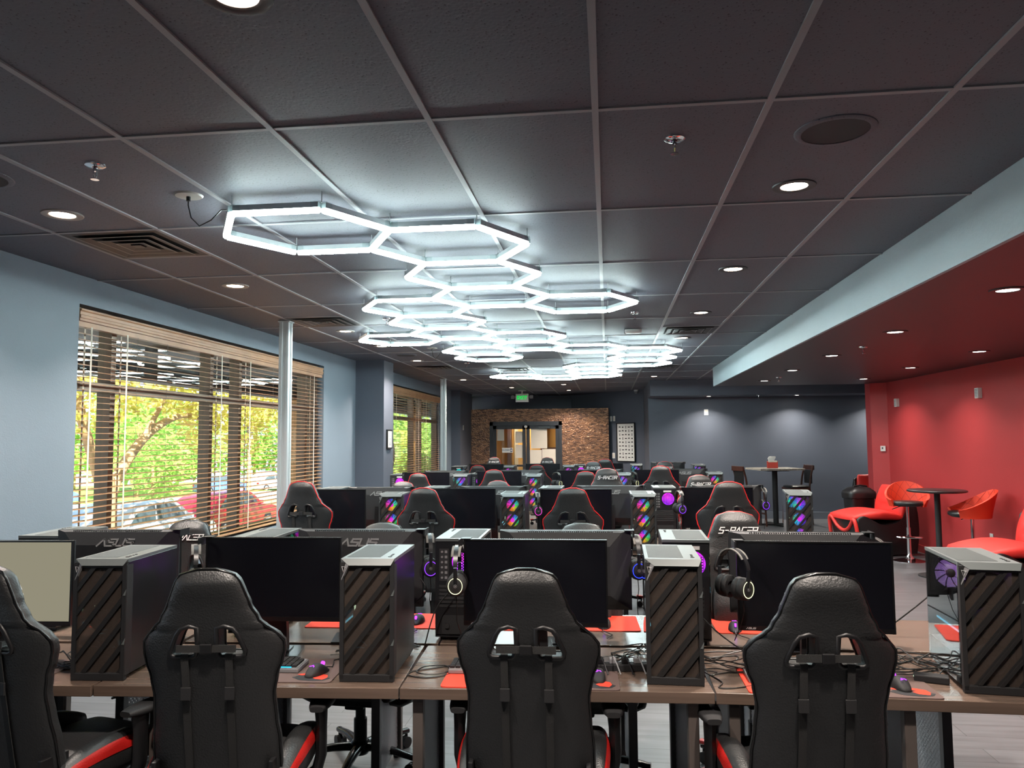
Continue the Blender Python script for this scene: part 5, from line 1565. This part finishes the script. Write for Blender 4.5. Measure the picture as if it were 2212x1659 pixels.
# ---------------------------------------------------------------- lounge
def make_lounge():
    t = thing('lounge_seat', '', 'lounge chair')
    def smoothp(pts, n=5): return [(v.x, v.z) for v in spline([(a, 0, b) for a, b in pts + [pts[0]]], n)[:-1]]
    prof = smoothp([(-.43, .03), (-.47, .30), (-.46, .60), (-.40, .86), (-.33, .90), (-.30, .80), (-.26, .58), (-.14, .47), (.08, .44), (.22, .50), (.34, .56), (.43, .54), (.46, .44), (.42, .22), (.40, .03)])
    bm = bmnew(); rings = []
    for y, f in ((-.375, .93), (-.365, .97), (-.34, 1.0), (.34, 1.0), (.365, .97), (.375, .93)):
        rings.append([Vector((a * f, y, .40 + (b - .40) * f if b > .1 else b)) for a, b in prof])
    loft(bm, rings); obj('shell', bm, M['blackvinyl'], t, True, sharp=1.0)
    bm = bmnew(); rings = []
    for k in range(17):
        q = k / 16; x = -.28 + .76 * q
        e = math.sin(PI * (.06 + .88 * q)) ** .4
        zc_ = .545 + .035 * math.sin(PI * 1.15 * q) - .03 * (1 - q)
        rings.append([Vector((x, y, zc_ + z)) for y, z in sell(.37 * (.85 + .15 * e), .075 * e, 30, .6)])
    loft(bm, rings); obj('seat_cushion', bm, M['coral'], t, True, sharp=1.3)
    bm = bmnew(); rings = []
    for k in range(17):
        q = k / 16; z = .52 + .44 * q
        e = math.sin(PI * (.08 + .86 * q)) ** .4
        x = -.235 - .10 * q
        rings.append([Vector((x + a, y * (1 - .12 * q * q), z)) for y, a in sell(.365 * (.8 + .2 * e), .08 * e, 34, .65)])
    loft(bm, rings)
    for v in bm.verts:   # button tufts
        for by in (-.12, .12):
            for bz in (.68, .80):
                d = math.hypot(v.co.y - by, v.co.z - bz)
                if v.co.x > -.29 and d < .07: v.co.x -= .022 * (1 - d / .07)
    obj('back_cushion', bm, M['coral'], t, True, sharp=1.3)
    bm = bmnew(); pts = spline([(.425, -.37, .03), (.455, -.38, .30), (.475, -.36, .47), (.475, -.30, .50), (.46, -.16, .38), (.45, 0, .33), (.46, .16, .38), (.475, .30, .50), (.475, .36, .47), (.455, .38, .30), (.425, .37, .03)], 5)
    tube(bm, pts, .026, 10); obj('front_trim', bm, M['coral'], t, True, sharp=1.5)
    return t
lg = make_lounge()
place(lg, USED, (3.80, 11.80, 0), R(180 + 12), 'red and black lounge seat beside the black bin', 'red and black lounge seats')
place(lg, USED, (3.98, 8.25, 0), R(180 + 6), 'red lounge seat cut off by the right edge', 'red and black lounge seats')
place(lg, USED, (5.02, 15.0, 0), R(-80), 'red lounge seat half hidden behind the end of the red wall', 'red and black lounge seats')
def make_stool():
    t = thing('bar_stool', '', 'bar stool')
    bm = bmnew(); lathe(bm, [(0, 0), (.205, 0), (.205, .008), (.15, .022), (.06, .04), (.035, .07), (.028, .10)], 36); obj('base', bm, M['chrome'], t, True)
    bm = bmnew(); cyl(bm, (0, 0, .09), (0, 0, .45), .028, seg=20); cyl(bm, (0, 0, .45), (0, 0, .74), .019, seg=20); obj('column', bm, M['chrome'], t, True)
    bm = bmnew(); tube(bm, [(0, 0, .33), (0, .11, .33)], .011, 8)
    tube(bm, [(.15 * math.cos(a), .11 + .05 * math.sin(a), .33) for a in [R(k) for k in range(0, 181, 15)]], .011, 8); tube(bm, [(-.15, .11, .33), (.15, .11, .33)], .011, 8)
    cyl(bm, (0, 0, .31), (0, 0, .35), .034, seg=16); obj('footrest', bm, M['chrome'], t, True)
    bm = bmnew(); tube(bm, [(.02, 0, .735), (.10, .03, .725), (.19, .06, .69)], .006, 8); obj('lift_lever', bm, M['chrome'], t, True)
    bm = bmnew(); rings = []
    for z, r_ in ((.735, .10), (.742, .17), (.76, .20), (.785, .205), (.80, .19), (.805, .10)):
        rings.append([Vector((x, .05 + y, z)) for x, y in sell(r_, r_ * .95, 28, .8)])
    loft(bm, rings); obj('seat_pad', bm, M['blackvinyl'], t, True, sharp=1.0)
    # wrap-round bucket back, open toward +y
    def hgt(a): return .035 + .235 * max(0, math.cos(a * .62)) ** 2.2
    bm = bmnew(); NA = 28; NZ = 8; grid_o = []; grid_i = []
    for k in range(NA + 1):
        a = R(-128 + 256 * k / NA); co_, ci = [], []
        for j in range(NZ + 1):
            q = j / NZ; z = .735 + (hgt(a) + .05) * q; fl = .205 + .055 * q ** 1.2
            rx = fl; th = .022 * (1 - .4 * q)
            d = Vector((math.sin(a), -math.cos(a) - .10 * q * max(0, math.cos(a)), 0))
            co_.append(Vector((0, .03, z)) + d * (rx + th)); ci.append(Vector((0, .03, z + .004)) + d * (rx - th))
        grid_o.append(co_); grid_i.append(ci)
    rings = [o_ + list(reversed(i_)) for o_, i_ in zip(grid_o, grid_i)]
    loft(bm, rings); bs = obj('bucket_back', bm, M['orange'], t, True, sharp=1.2)
    bm = bmnew()
    for s_ in (-1, 1):
        for k in range(-3, 4):
            pts = []
            for j in range(NZ + 1):
                ai = NA / 2 + k * 3.4 + s_ * (j - NZ / 2) * .8
                if 2 <= ai <= NA - 2:
                    i0 = int(ai); f = ai - i0
                    pts.append(grid_i[i0][j].lerp(grid_i[min(i0 + 1, NA)][j], f))
            if len(pts) > 2: tube(bm, pts, .0022, 5)
    obj('quilt_seams', bm, M['redleather'], bs, True)
    return t
stl = make_stool()
place(stl, USED, (3.99, 11.02, 0), R(165), 'orange red bar stool with chrome column in front of the lounge seat', 'orange red bar stools')
place(stl, USED, (4.14, 9.50, 0), R(82), 'orange red bar stool right of the round high table', 'orange red bar stools')
t = thing('high_table', 'round black high table between the two orange stools', 'table', (3.91, 9.85, 0))
bm = bmnew(); lathe(bm, [(0, 1.0), (.31, 1.0), (.325, 1.008), (.325, 1.02), (.31, 1.028), (0, 1.028)], 40); obj('tabletop', bm, M['tabledark'], t, True, sharp=.5)
bm = bmnew(); cyl(bm, (0, 0, .02), (0, 0, 1.0), .033, seg=20); cyl(bm, (0, 0, .985), (0, 0, 1.0), .12, seg=20); obj('post', bm, M['blackmatte'], t, True)
bm = bmnew(); lathe(bm, [(0, 0), (.24, 0), (.24, .012), (.05, .035), (0, .035)], 32); obj('foot_plate', bm, M['blackmatte'], t, True)

t = thing('waste_bin', 'tall black waste bin with hooded lid by the end of the red wall', 'bin', (3.84, 12.55, 0), R(10))
bm = bmnew(); loft(bm, [[Vector((x, y, z)) for x, y in sell(a, b, 28, .45)] for z, a, b in ((0, .165, .13), (.3, .18, .145), (.72, .20, .16), (.74, .20, .16))]); obj('body', bm, M['bin'], t, True, sharp=.8)
bm = bmnew(); loft(bm, [[Vector((x, y, z)) for x, y in sell(a, b, 28, .45)] for z, a, b in ((.735, .222, .18), (.80, .225, .183), (.83, .215, .175), (.885, .15, .12), (.905, .07, .06))]); obj('lid', bm, M['bin'], t, True, sharp=.8)
bm = bmnew(); tube(bm, [(x * .208, y * .168, .735 - .012 * math.sin(k * 2.3)) for k, (x, y) in enumerate(sell(1, 1, 28, .45))], .009, 6, closed=True); obj('liner_edge', bm, M['black'], t, True)
bm = bmnew(); tube(bm, [(-.12, -.05, .87), (-.10, -.05, .91), (.0, -.05, .925), (.10, -.05, .91), (.12, -.05, .87)], .012, 8); obj('handle', bm, M['bin'], t, True)

# square table with two dark wood chairs against the back wall
t = thing('bar_table', 'square stone topped bar table at the dark back wall', 'table', (3.17, 15.35, 0), R(12))
bm = bmnew(); box(bm, -.43, .43, -.38, .38, 1.05, 1.085, .004); obj('tabletop', bm, M['stone'], t)
bm = bmnew(); cyl(bm, (0, 0, .03), (0, 0, 1.05), .05, seg=16); box(bm, -.2, .2, -.2, .2, 1.03, 1.05); obj('post', bm, M['blackmatte'], t)
bm = bmnew(); box(bm, -.33, .33, -.04, .04, 0, .035, .01); box(bm, -.04, .04, -.33, .33, 0, .0345, .01); obj('cross_base', bm, M['blackmatte'], t)
t = thing('napkin_holder', 'small red napkin box with white napkins on the square table', 'napkin box', (3.13, 15.33, 1.085), R(-10))
bm = bmnew(); box(bm, -.10, .10, -.075, .075, 0, .13, .006); obj('box', bm, M['napkinred'], t)
bm = bmnew(); box(bm, -.075, .085, -.078, .02, .112, .142, .004); obj('slot_cover', bm, M['paper'], t)
bm = bmnew(); loft(bm, [[Vector((x + a, y, z)) for x, y in sell(w_, .03, 14, .6)] for z, w_, a in ((.14, .05, -.02), (.18, .07, -.015), (.215, .065, .0), (.225, .04, .01))]); obj('napkins', bm, M['white'], t, True)
def make_barchair():
    t = thing('bar_chair', '', 'bar chair')
    for sx in (-1, 1):
        bm = bmnew(); tube(bm, [(sx * .20, .19, 0), (sx * .175, .165, .68)], .018, 8); obj('leg', bm, M['darkwood'], t, True)
        bm = bmnew(); tube(bm, [(sx * .21, -.22, 0), (sx * .19, -.185, .70), (sx * .19, -.21, .90), (sx * .19, -.27, 1.13)], .019, 8); obj('leg', bm, M['darkwood'], t, True)
    bm = bmnew(); box(bm, -.21, .21, -.19, .20, .66, .70, .006); obj('seat_frame', bm, M['darkwood'], t)
    bm = bmnew(); loft(bm, [[Vector((x, y, z)) for x, y in sell(a, a, 24, .4)] for z, a in ((.70, .205), (.725, .205), (.742, .18), (.746, .08))]); obj('seat_pad', bm, M['blackvinyl'], t, True)
    bm = bmnew(); box(bm, -.21, .21, -.285, -.255, 1.04, 1.13, .005); obj('top_rail', bm, M['darkwood'], t)
    bm = bmnew(); box(bm, -.17, .17, -.255, -.24, .78, 1.04, .004, mtx=None); obj('back_panel', bm, M['blackvinyl'], t)
    bm = bmnew(); box(bm, -.19, .19, -.205, -.185, .26, .29); box(bm, -.19, .19, .165, .185, .22, .25)
    for sx in (-1, 1): box(bm, sx * .195 - .01, sx * .195 + .01, -.19, .18, .34, .37)
    obj('stretcher', bm, M['darkwood'], t)
    return t
bc = make_barchair()
place(bc, USED, (2.70, 15.22, 0), R(-70), 'dark wood bar chair left of the square table', 'dark wood bar chairs')
place(bc, USED, (3.62, 15.62, 0), R(100), 'dark wood bar chair right of the square table', 'dark wood bar chairs')
# ---------------------------------------------------------------- outside
def gz(x, y): return -1.15 - .033 * ((-.46 * x + .89 * y) - 20)
def slab(name, poly, m, lift=0.0):
    bm = bmnew(); vs = [bm.verts.new((x, y, gz(x, y) + lift)) for x, y in poly]; lo = [bm.verts.new((v.co.x, v.co.y, v.co.z - .3)) for v in vs]
    bm.faces.new(vs); bm.faces.new(list(reversed(lo)))
    n = len(vs)
    for i in range(n): bm.faces.new((vs[i], lo[i], lo[(i + 1) % n], vs[(i + 1) % n]))
    o = obj(name, bm, m); o['kind'] = 'structure'; return o
slab('ground_lot', [(-3.95, -10), (-3.95, 120), (-140, 190), (-140, -10)], M['asphalt'])
slab('ground_bed', [(-4.0, -5), (-4.0, 60), (-7.6, 60), (-7.6, -5)], M['grass'], .05)
slab('ground_island', [(-17, 28), (-15, 31), (-22, 52), (-25, 50)], M['kerb'], .06)
slab('ground_verge', [(-36, 40), (-30, 92), (-60, 150), (-90, 60)], M['grass'], .08)
bm = bmnew(); box(bm, -6.4, -3.9, -3, 32, 2.72, 2.80); box(bm, -6.5, -6.2, -3, 32, 2.50, 2.95)
for y in range(-2, 32, 2): box(bm, -6.2, -3.9, y - .05, y + .05, 2.66, 2.72)
struct('ceiling_porch', bm, M['soffit'])
bm = bmnew(); box(bm, -6.5, -3.9, -3, 32, 2.95, 3.0); box(bm, -3.95, -3.901, -3, 32, 2.64, 3.4); struct('wall_fascia', bm, M['soffit'])
for y, lab in ((15.0, 'tan brick porch column seen at the right end of the near window'), (24.5, 'tan brick porch column beyond the far window'), (2.4, 'tan brick porch column left of the near window, out of frame')):
    t = thing('porch_column', lab, 'column', (-6.2, y, gz(-6.2, y)), 0, 'tan brick porch columns')
    h = 2.72 - gz(-6.2, y)
    bm = bmnew(); box(bm, -.14, .14, -.14, .14, 0, h - .06); obj('shaft', bm, M['tanbrick'], t)
    bm = bmnew(); box(bm, -.18, .18, -.18, .18, h - .12, h); obj('capital', bm, M['tanbrick'], t)
    bm = bmnew(); box(bm, -.18, .18, -.18, .18, -.1, .18); obj('plinth', bm, M['tanbrick'], t)

def car(label, x, y, rz, paint, tall=1.0, L_=4.5):
    t = thing('car', label, 'car', (x, y, gz(x, y)), rz, 'parked cars')
    t.rotation_euler = (R(-1.6), 0, rz)
    W = .88; k = tall
    def side(pts, hw, name, m, parent=t, inset=.0):
        bm = bmnew(); rings = []
        for yy, f in ((-hw, .96), (-hw + .06, 1.0), (hw - .06, 1.0), (hw, .96)):
            cz = .65
            rings.append([Vector((a * (1 if f == 1 else .985), yy, cz + (b - cz) * f)) for a, b in pts])
        loft(bm, rings); return obj(name, bm, m, parent, True, sharp=.5)
    h = L_ / 2
    sm = lambda p: [(v.x, v.z) for v in spline([(a, 0, b) for a, b in p + [p[0]]], 4)[:-1]]
    body = side(sm([(-h, .35), (-h + .02, .75), (-h + .12, .92), (-h + .9, .98 * k), (0, .96 * k), (h - 1.3, .95 * k), (h - .4, .84), (h - .03, .66), (h, .40), (h - .15, .22), (0, .20), (-h + .15, .22)]), W, 'body', paint)
    cabin = side(sm([(-h + .35, .93), (-h + .85, 1.25 * k), (-h + 1.4, 1.42 * k), (-.1, 1.45 * k), (.45, 1.38 * k), (h - 1.15, .95 * k), (0, .92)]), W - .10, 'cabin', paint)
    for s_ in (-1, 1):
        bm = bmnew()
        prism(bm, [(-h + .72, 1.0 * k), (-h + 1.02, 1.25 * k), (-h + 1.5, 1.36 * k), (-.55, 1.38 * k), (-.50, 1.0 * k)], s_ * (W - .10), s_ * (W - .085), 'xz')
        prism(bm, [(-.42, 1.0 * k), (-.46, 1.38 * k), (.10, 1.37 * k), (.42, 1.28 * k), (h - 1.38, .99 * k)], s_ * (W - .10), s_ * (W - .085), 'xz')
        obj('side_window', bm, M['carglass'], cabin)
        bm = bmnew(); box(bm, .62, .80, s_ * .96 - .07, s_ * .96 + .07, .96 * k, 1.08 * k, .03); obj('mirror', bm, paint, t)
        for xx in (-h + .85, h - .9):
            bm = bmnew(); cyl(bm, (xx, s_ * (W - .18), .32), (xx, s_ * (W + .01), .32), .32, seg=28); wh = obj('wheel', bm, M['tyre'], t, True)
            bm = bmnew(); cyl(bm, (xx, s_ * (W + .005), .32), (xx, s_ * (W + .02), .32), .20, seg=20); obj('rim', bm, M['grey'], wh, True)
        bm = bmnew(); box(bm, -h - .01, -h + .22, s_ * .70 - .16, s_ * .70 + .16, .70, .86, .04); obj('tail_lamp', bm, M['taillight'], t)
        bm = bmnew(); box(bm, h - .40, h - .05, s_ * .66 - .14, s_ * .66 + .14, .62, .74, .04); obj('head_lamp', bm, M['white'], t)
    bm = bmnew()
    a = [(.46, 1.36 * k), (h - 1.17, .98 * k)]
    vs = [bm.verts.new((a[0][0] + .02, -.62, a[0][1] + .02)), bm.verts.new((a[0][0] + .02, .62, a[0][1] + .02)), bm.verts.new((a[1][0] + .03, .70, a[1][1] + .03)), bm.verts.new((a[1][0] + .03, -.70, a[1][1] + .03))]
    v2 = [bm.verts.new(v.co - Vector((.04, 0, .05))) for v in vs]
    bm.faces.new(vs); bm.faces.new(list(reversed(v2)))
    for i in range(4): bm.faces.new((vs[i], v2[i], v2[(i + 1) % 4], vs[(i + 1) % 4]))
    obj('windscreen', bm, M['carglass'], cabin)
    return t
car('silver white car parked closest outside the near window', -11.0, 17.0, R(92), M['carwhite'])
car('red car parked outside the near window, right of the white one', -12.4, 23.8, R(88), M['carred'], 1.0)
car('blue car across the lot beyond the near window', -34.0, 65.0, R(50), M['carblue'], 1.08, 4.6)
car('white estate car across the lot, right of the blue car', -32.5, 72.5, R(60), M['carwhite'], 1.1, 4.8)
car('white car behind the white estate car at the lot edge', -36.5, 80.0, R(60), M['carwhite'], 1.15, 4.8)
car('pale blue car at the far left of the lot', -37.0, 46.5, R(40), M['carblue'], 1.0)

lrng = random.Random(5)
def leaves(bm, blobs, n, size):
    tot = sum(b[1][0] * b[1][1] * b[1][2] for b in blobs)
    for c, r_ in blobs:
        k = int(n * r_[0] * r_[1] * r_[2] / tot)
        for _ in range(k):
            while True:
                p = Vector((lrng.uniform(-1, 1), lrng.uniform(-1, 1), lrng.uniform(-1, 1)))
                if .25 < p.length < 1: break
            p = Vector((c[0] + p.x * r_[0], c[1] + p.y * r_[1], c[2] + p.z * r_[2]))
            a = Vector((lrng.gauss(0, 1), lrng.gauss(0, 1), lrng.gauss(0, .6))).normalized()
            b = a.cross(Vector((lrng.gauss(0, 1), lrng.gauss(0, 1), lrng.gauss(0, 1)))).normalized()
            s_ = size * lrng.uniform(.6, 1.3)
            vs = [bm.verts.new(p + a * s_ * u + b * s_ * .55 * v) for u, v in ((-1, 0), (-.2, .9), (1, 0), (-.2, -.9))]
            bm.faces.new(vs)
def tree(label, x, y, branches, blobs, n, size, leaf, group=None):
    t = thing('tree', label, 'tree', (x, y, gz(x, y)), 0, group)
    bm = bmnew()
    for pts, rr in branches: tube(bm, spline(pts, 4), [rr[0] + (rr[1] - rr[0]) * k / (4 * (len(pts) - 1)) for k in range(4 * (len(pts) - 1) + 1)], 8)
    obj('trunk', bm, M['bark'], t, True, sharp=1.5)
    bm = bmnew(); leaves(bm, blobs, n, size); obj('foliage', bm, leaf, t)
    return t
tree('yellow green tree with forked trunk just outside the near window', -9.5, 13.6,
     [([(0, 0, -.1), (.05, .1, .8), (0, .15, 1.6), (0, .1, 2.0)], (.17, .14)), ([(0, .1, 1.6), (0, -.25, 2.3), (.05, -.75, 3.2), (0, -.9, 4.2), (.1, -.7, 5.2)], (.12, .05)), ([(0, .15, 1.5), (-.05, .55, 2.1), (0, 1.2, 2.75), (.1, 1.9, 3.15), (0, 3.0, 3.3), (0, 4.4, 3.1)], (.13, .04)), ([(0, 1.2, 2.75), (.2, 1.6, 3.6), (.3, 2.0, 4.6)], (.07, .03))],
     [((0, -.8, 4.3), (1.2, 1.7, 1.5)), ((0, 1.6, 4.5), (1.5, 2.3, 1.3)), ((0, 4.4, 4.2), (1.4, 2.3, 1.3)), ((0, 7.0, 4.1), (1.2, 2.0, 1.1)), ((.3, 3.6, 2.95), (.8, 1.3, .55)), ((0, -1.7, 2.8), (.5, .6, 1.0)), ((0, 6.0, 2.9), (.6, .9, .6))], 5600, .11, M['leafyellow'])
BG = [(-37, 57, 8), (-41, 66, 8.5), (-30, 88, 8), (-45, 74, 10), (-52, 82, 11), (-44, 92, 10), (-36, 94, 9), (-27, 97, 9), (-58, 78, 11), (-48, 55, 9), (-23, 78, 8), (-16, 78, 8)]
ORDN = ['first', 'second', 'third', 'fourth', 'fifth', 'sixth', 'seventh', 'eighth', 'ninth', 'tenth', 'eleventh', 'twelfth']
for k, (x, y, h) in enumerate(BG):
    tree('bright green tree of the far tree line, %s from the near left' % ORDN[k], x, y, [([(0, 0, -.2), (.1, 0, h * .4), (0, .1, h * .75)], (.22, .08))],
         [((0, 0, h * .62), (h * .44, h * .48, h * .42)), ((h * .2, h * .25, h * .40), (h * .38, h * .40, h * .26)), ((-h * .1, -h * .25, h * .38), (h * .36, h * .36, h * .26))], 1500, .034 * h + .08, M['leafgreen'], 'far tree line')
tree('small young tree with thin trunk by the lot drive', -17.2, 27.5, [([(0, 0, -.1), (0, .05, 1.1), (0, 0, 2.2)], (.09, .05))], [((0, 0, 2.4), (1.3, 1.6, 1.1)), ((0, .4, 1.5), (.9, 1.1, .6))], 900, .14, M['leafgreen'])
for k, (x, y, lab) in enumerate(((-7.2, 21.5, 'low green shrub outside the right end of the near window'), (-7.0, 29.0, 'green shrub outside the far window, left'), (-8.5, 36.0, 'tall green shrub outside the far window, right'), (-12.0, 44.0, 'tall green shrub behind the others outside the far window'))):
    t = thing('shrub', lab, 'shrub', (x, y, gz(x, y)), 0, 'shrubs outside the windows')
    hh = (1.1, 2.6, 4.4, 5.6)[k]
    bm = bmnew(); leaves(bm, [((0, 0, hh * .5), (hh * .5, hh * .6, hh * .5))], (500, 1300, 1800, 1800)[k], .06 + .022 * hh); obj('foliage', bm, M['leafgreen'], t)
    bm = bmnew(); cyl(bm, (0, 0, -.1), (0, 0, hh * .5), .04); obj('stem', bm, M['bark'], t)
t = thing('lamp_post', 'thin tan post across the lot left of the white estate car', 'post', (-26, 53.6, gz(-26, 53.6)))
bm = bmnew(); cyl(bm, (0, 0, 0), (0, 0, 4.6), .16, .13, 12); obj('shaft', bm, M['tanbrick'], t, True)
bm = bmnew(); cyl(bm, (0, 0, 4.6), (0, 0, 5.2), .25, .2, 12); obj('lantern', bm, M['soffit'], t, True)
t = thing('round_plaque', 'round brown wooden disc outside the far window beside the pilaster', 'plaque', (-4.05, 14.08, 1.40))
bm = bmnew(); cyl(bm, (-.015, 0, 0), (.015, 0, 0), .28, seg=36); obj('disc', bm, M['darkwood'], t, True)
bm = bmnew(); cyl(bm, (0, 0, .27), (0, 0, 1.32), .004, seg=6); obj('hanging_cord', bm, M['cable'], t)

# ---------------------------------------------------------------- daylight and view
w = bpy.data.worlds.new('sky'); SC.world = w; w.use_nodes = True
nt = w.node_tree; nt.nodes.clear()
wo = nt.nodes.new('ShaderNodeOutputWorld'); bg = nt.nodes.new('ShaderNodeBackground')
sk = nt.nodes.new('ShaderNodeTexSky'); sk.sky_type = 'HOSEK_WILKIE'; sk.turbidity = 6.0; sk.ground_albedo = .4
sk.sun_direction = Vector((.45, -.55, .75)).normalized()
bg.inputs[1].default_value = 7.0
nt.links.new(sk.outputs[0], bg.inputs[0]); nt.links.new(bg.outputs[0], wo.inputs[0])
sun = bpy.data.lights.new('sun', 'SUN'); sun.energy = 20.0; sun.color = (1.0, .95, .86); sun.angle = R(1.0)
so = bpy.data.objects.new('sun', sun); C.objects.link(so)
so.rotation_euler = Vector((.45, -.55, .80)).to_track_quat('Z', 'Y').to_euler()
lamp('vestibule_lamp', 'AREA', (-2.1, 20.1, 2.38), 22.0, (1.0, .78, .48), .4, 2.8)
SC.view_settings.view_transform = 'Standard'; SC.view_settings.look = 'None'
SC.view_settings.gamma = 1.0; SC.view_settings.use_curve_mapping = False
SC.view_settings.exposure = 0.6
SC.cycles.use_denoising = True
SC.cycles.max_bounces = 6; SC.cycles.transparent_max_bounces = 14
SC.cycles.use_adaptive_sampling = True; SC.cycles.adaptive_threshold = 0.02
SC.cycles.sample_clamp_indirect = 6.0
SC.cycles.caustics_reflective = False; SC.cycles.caustics_refractive = False
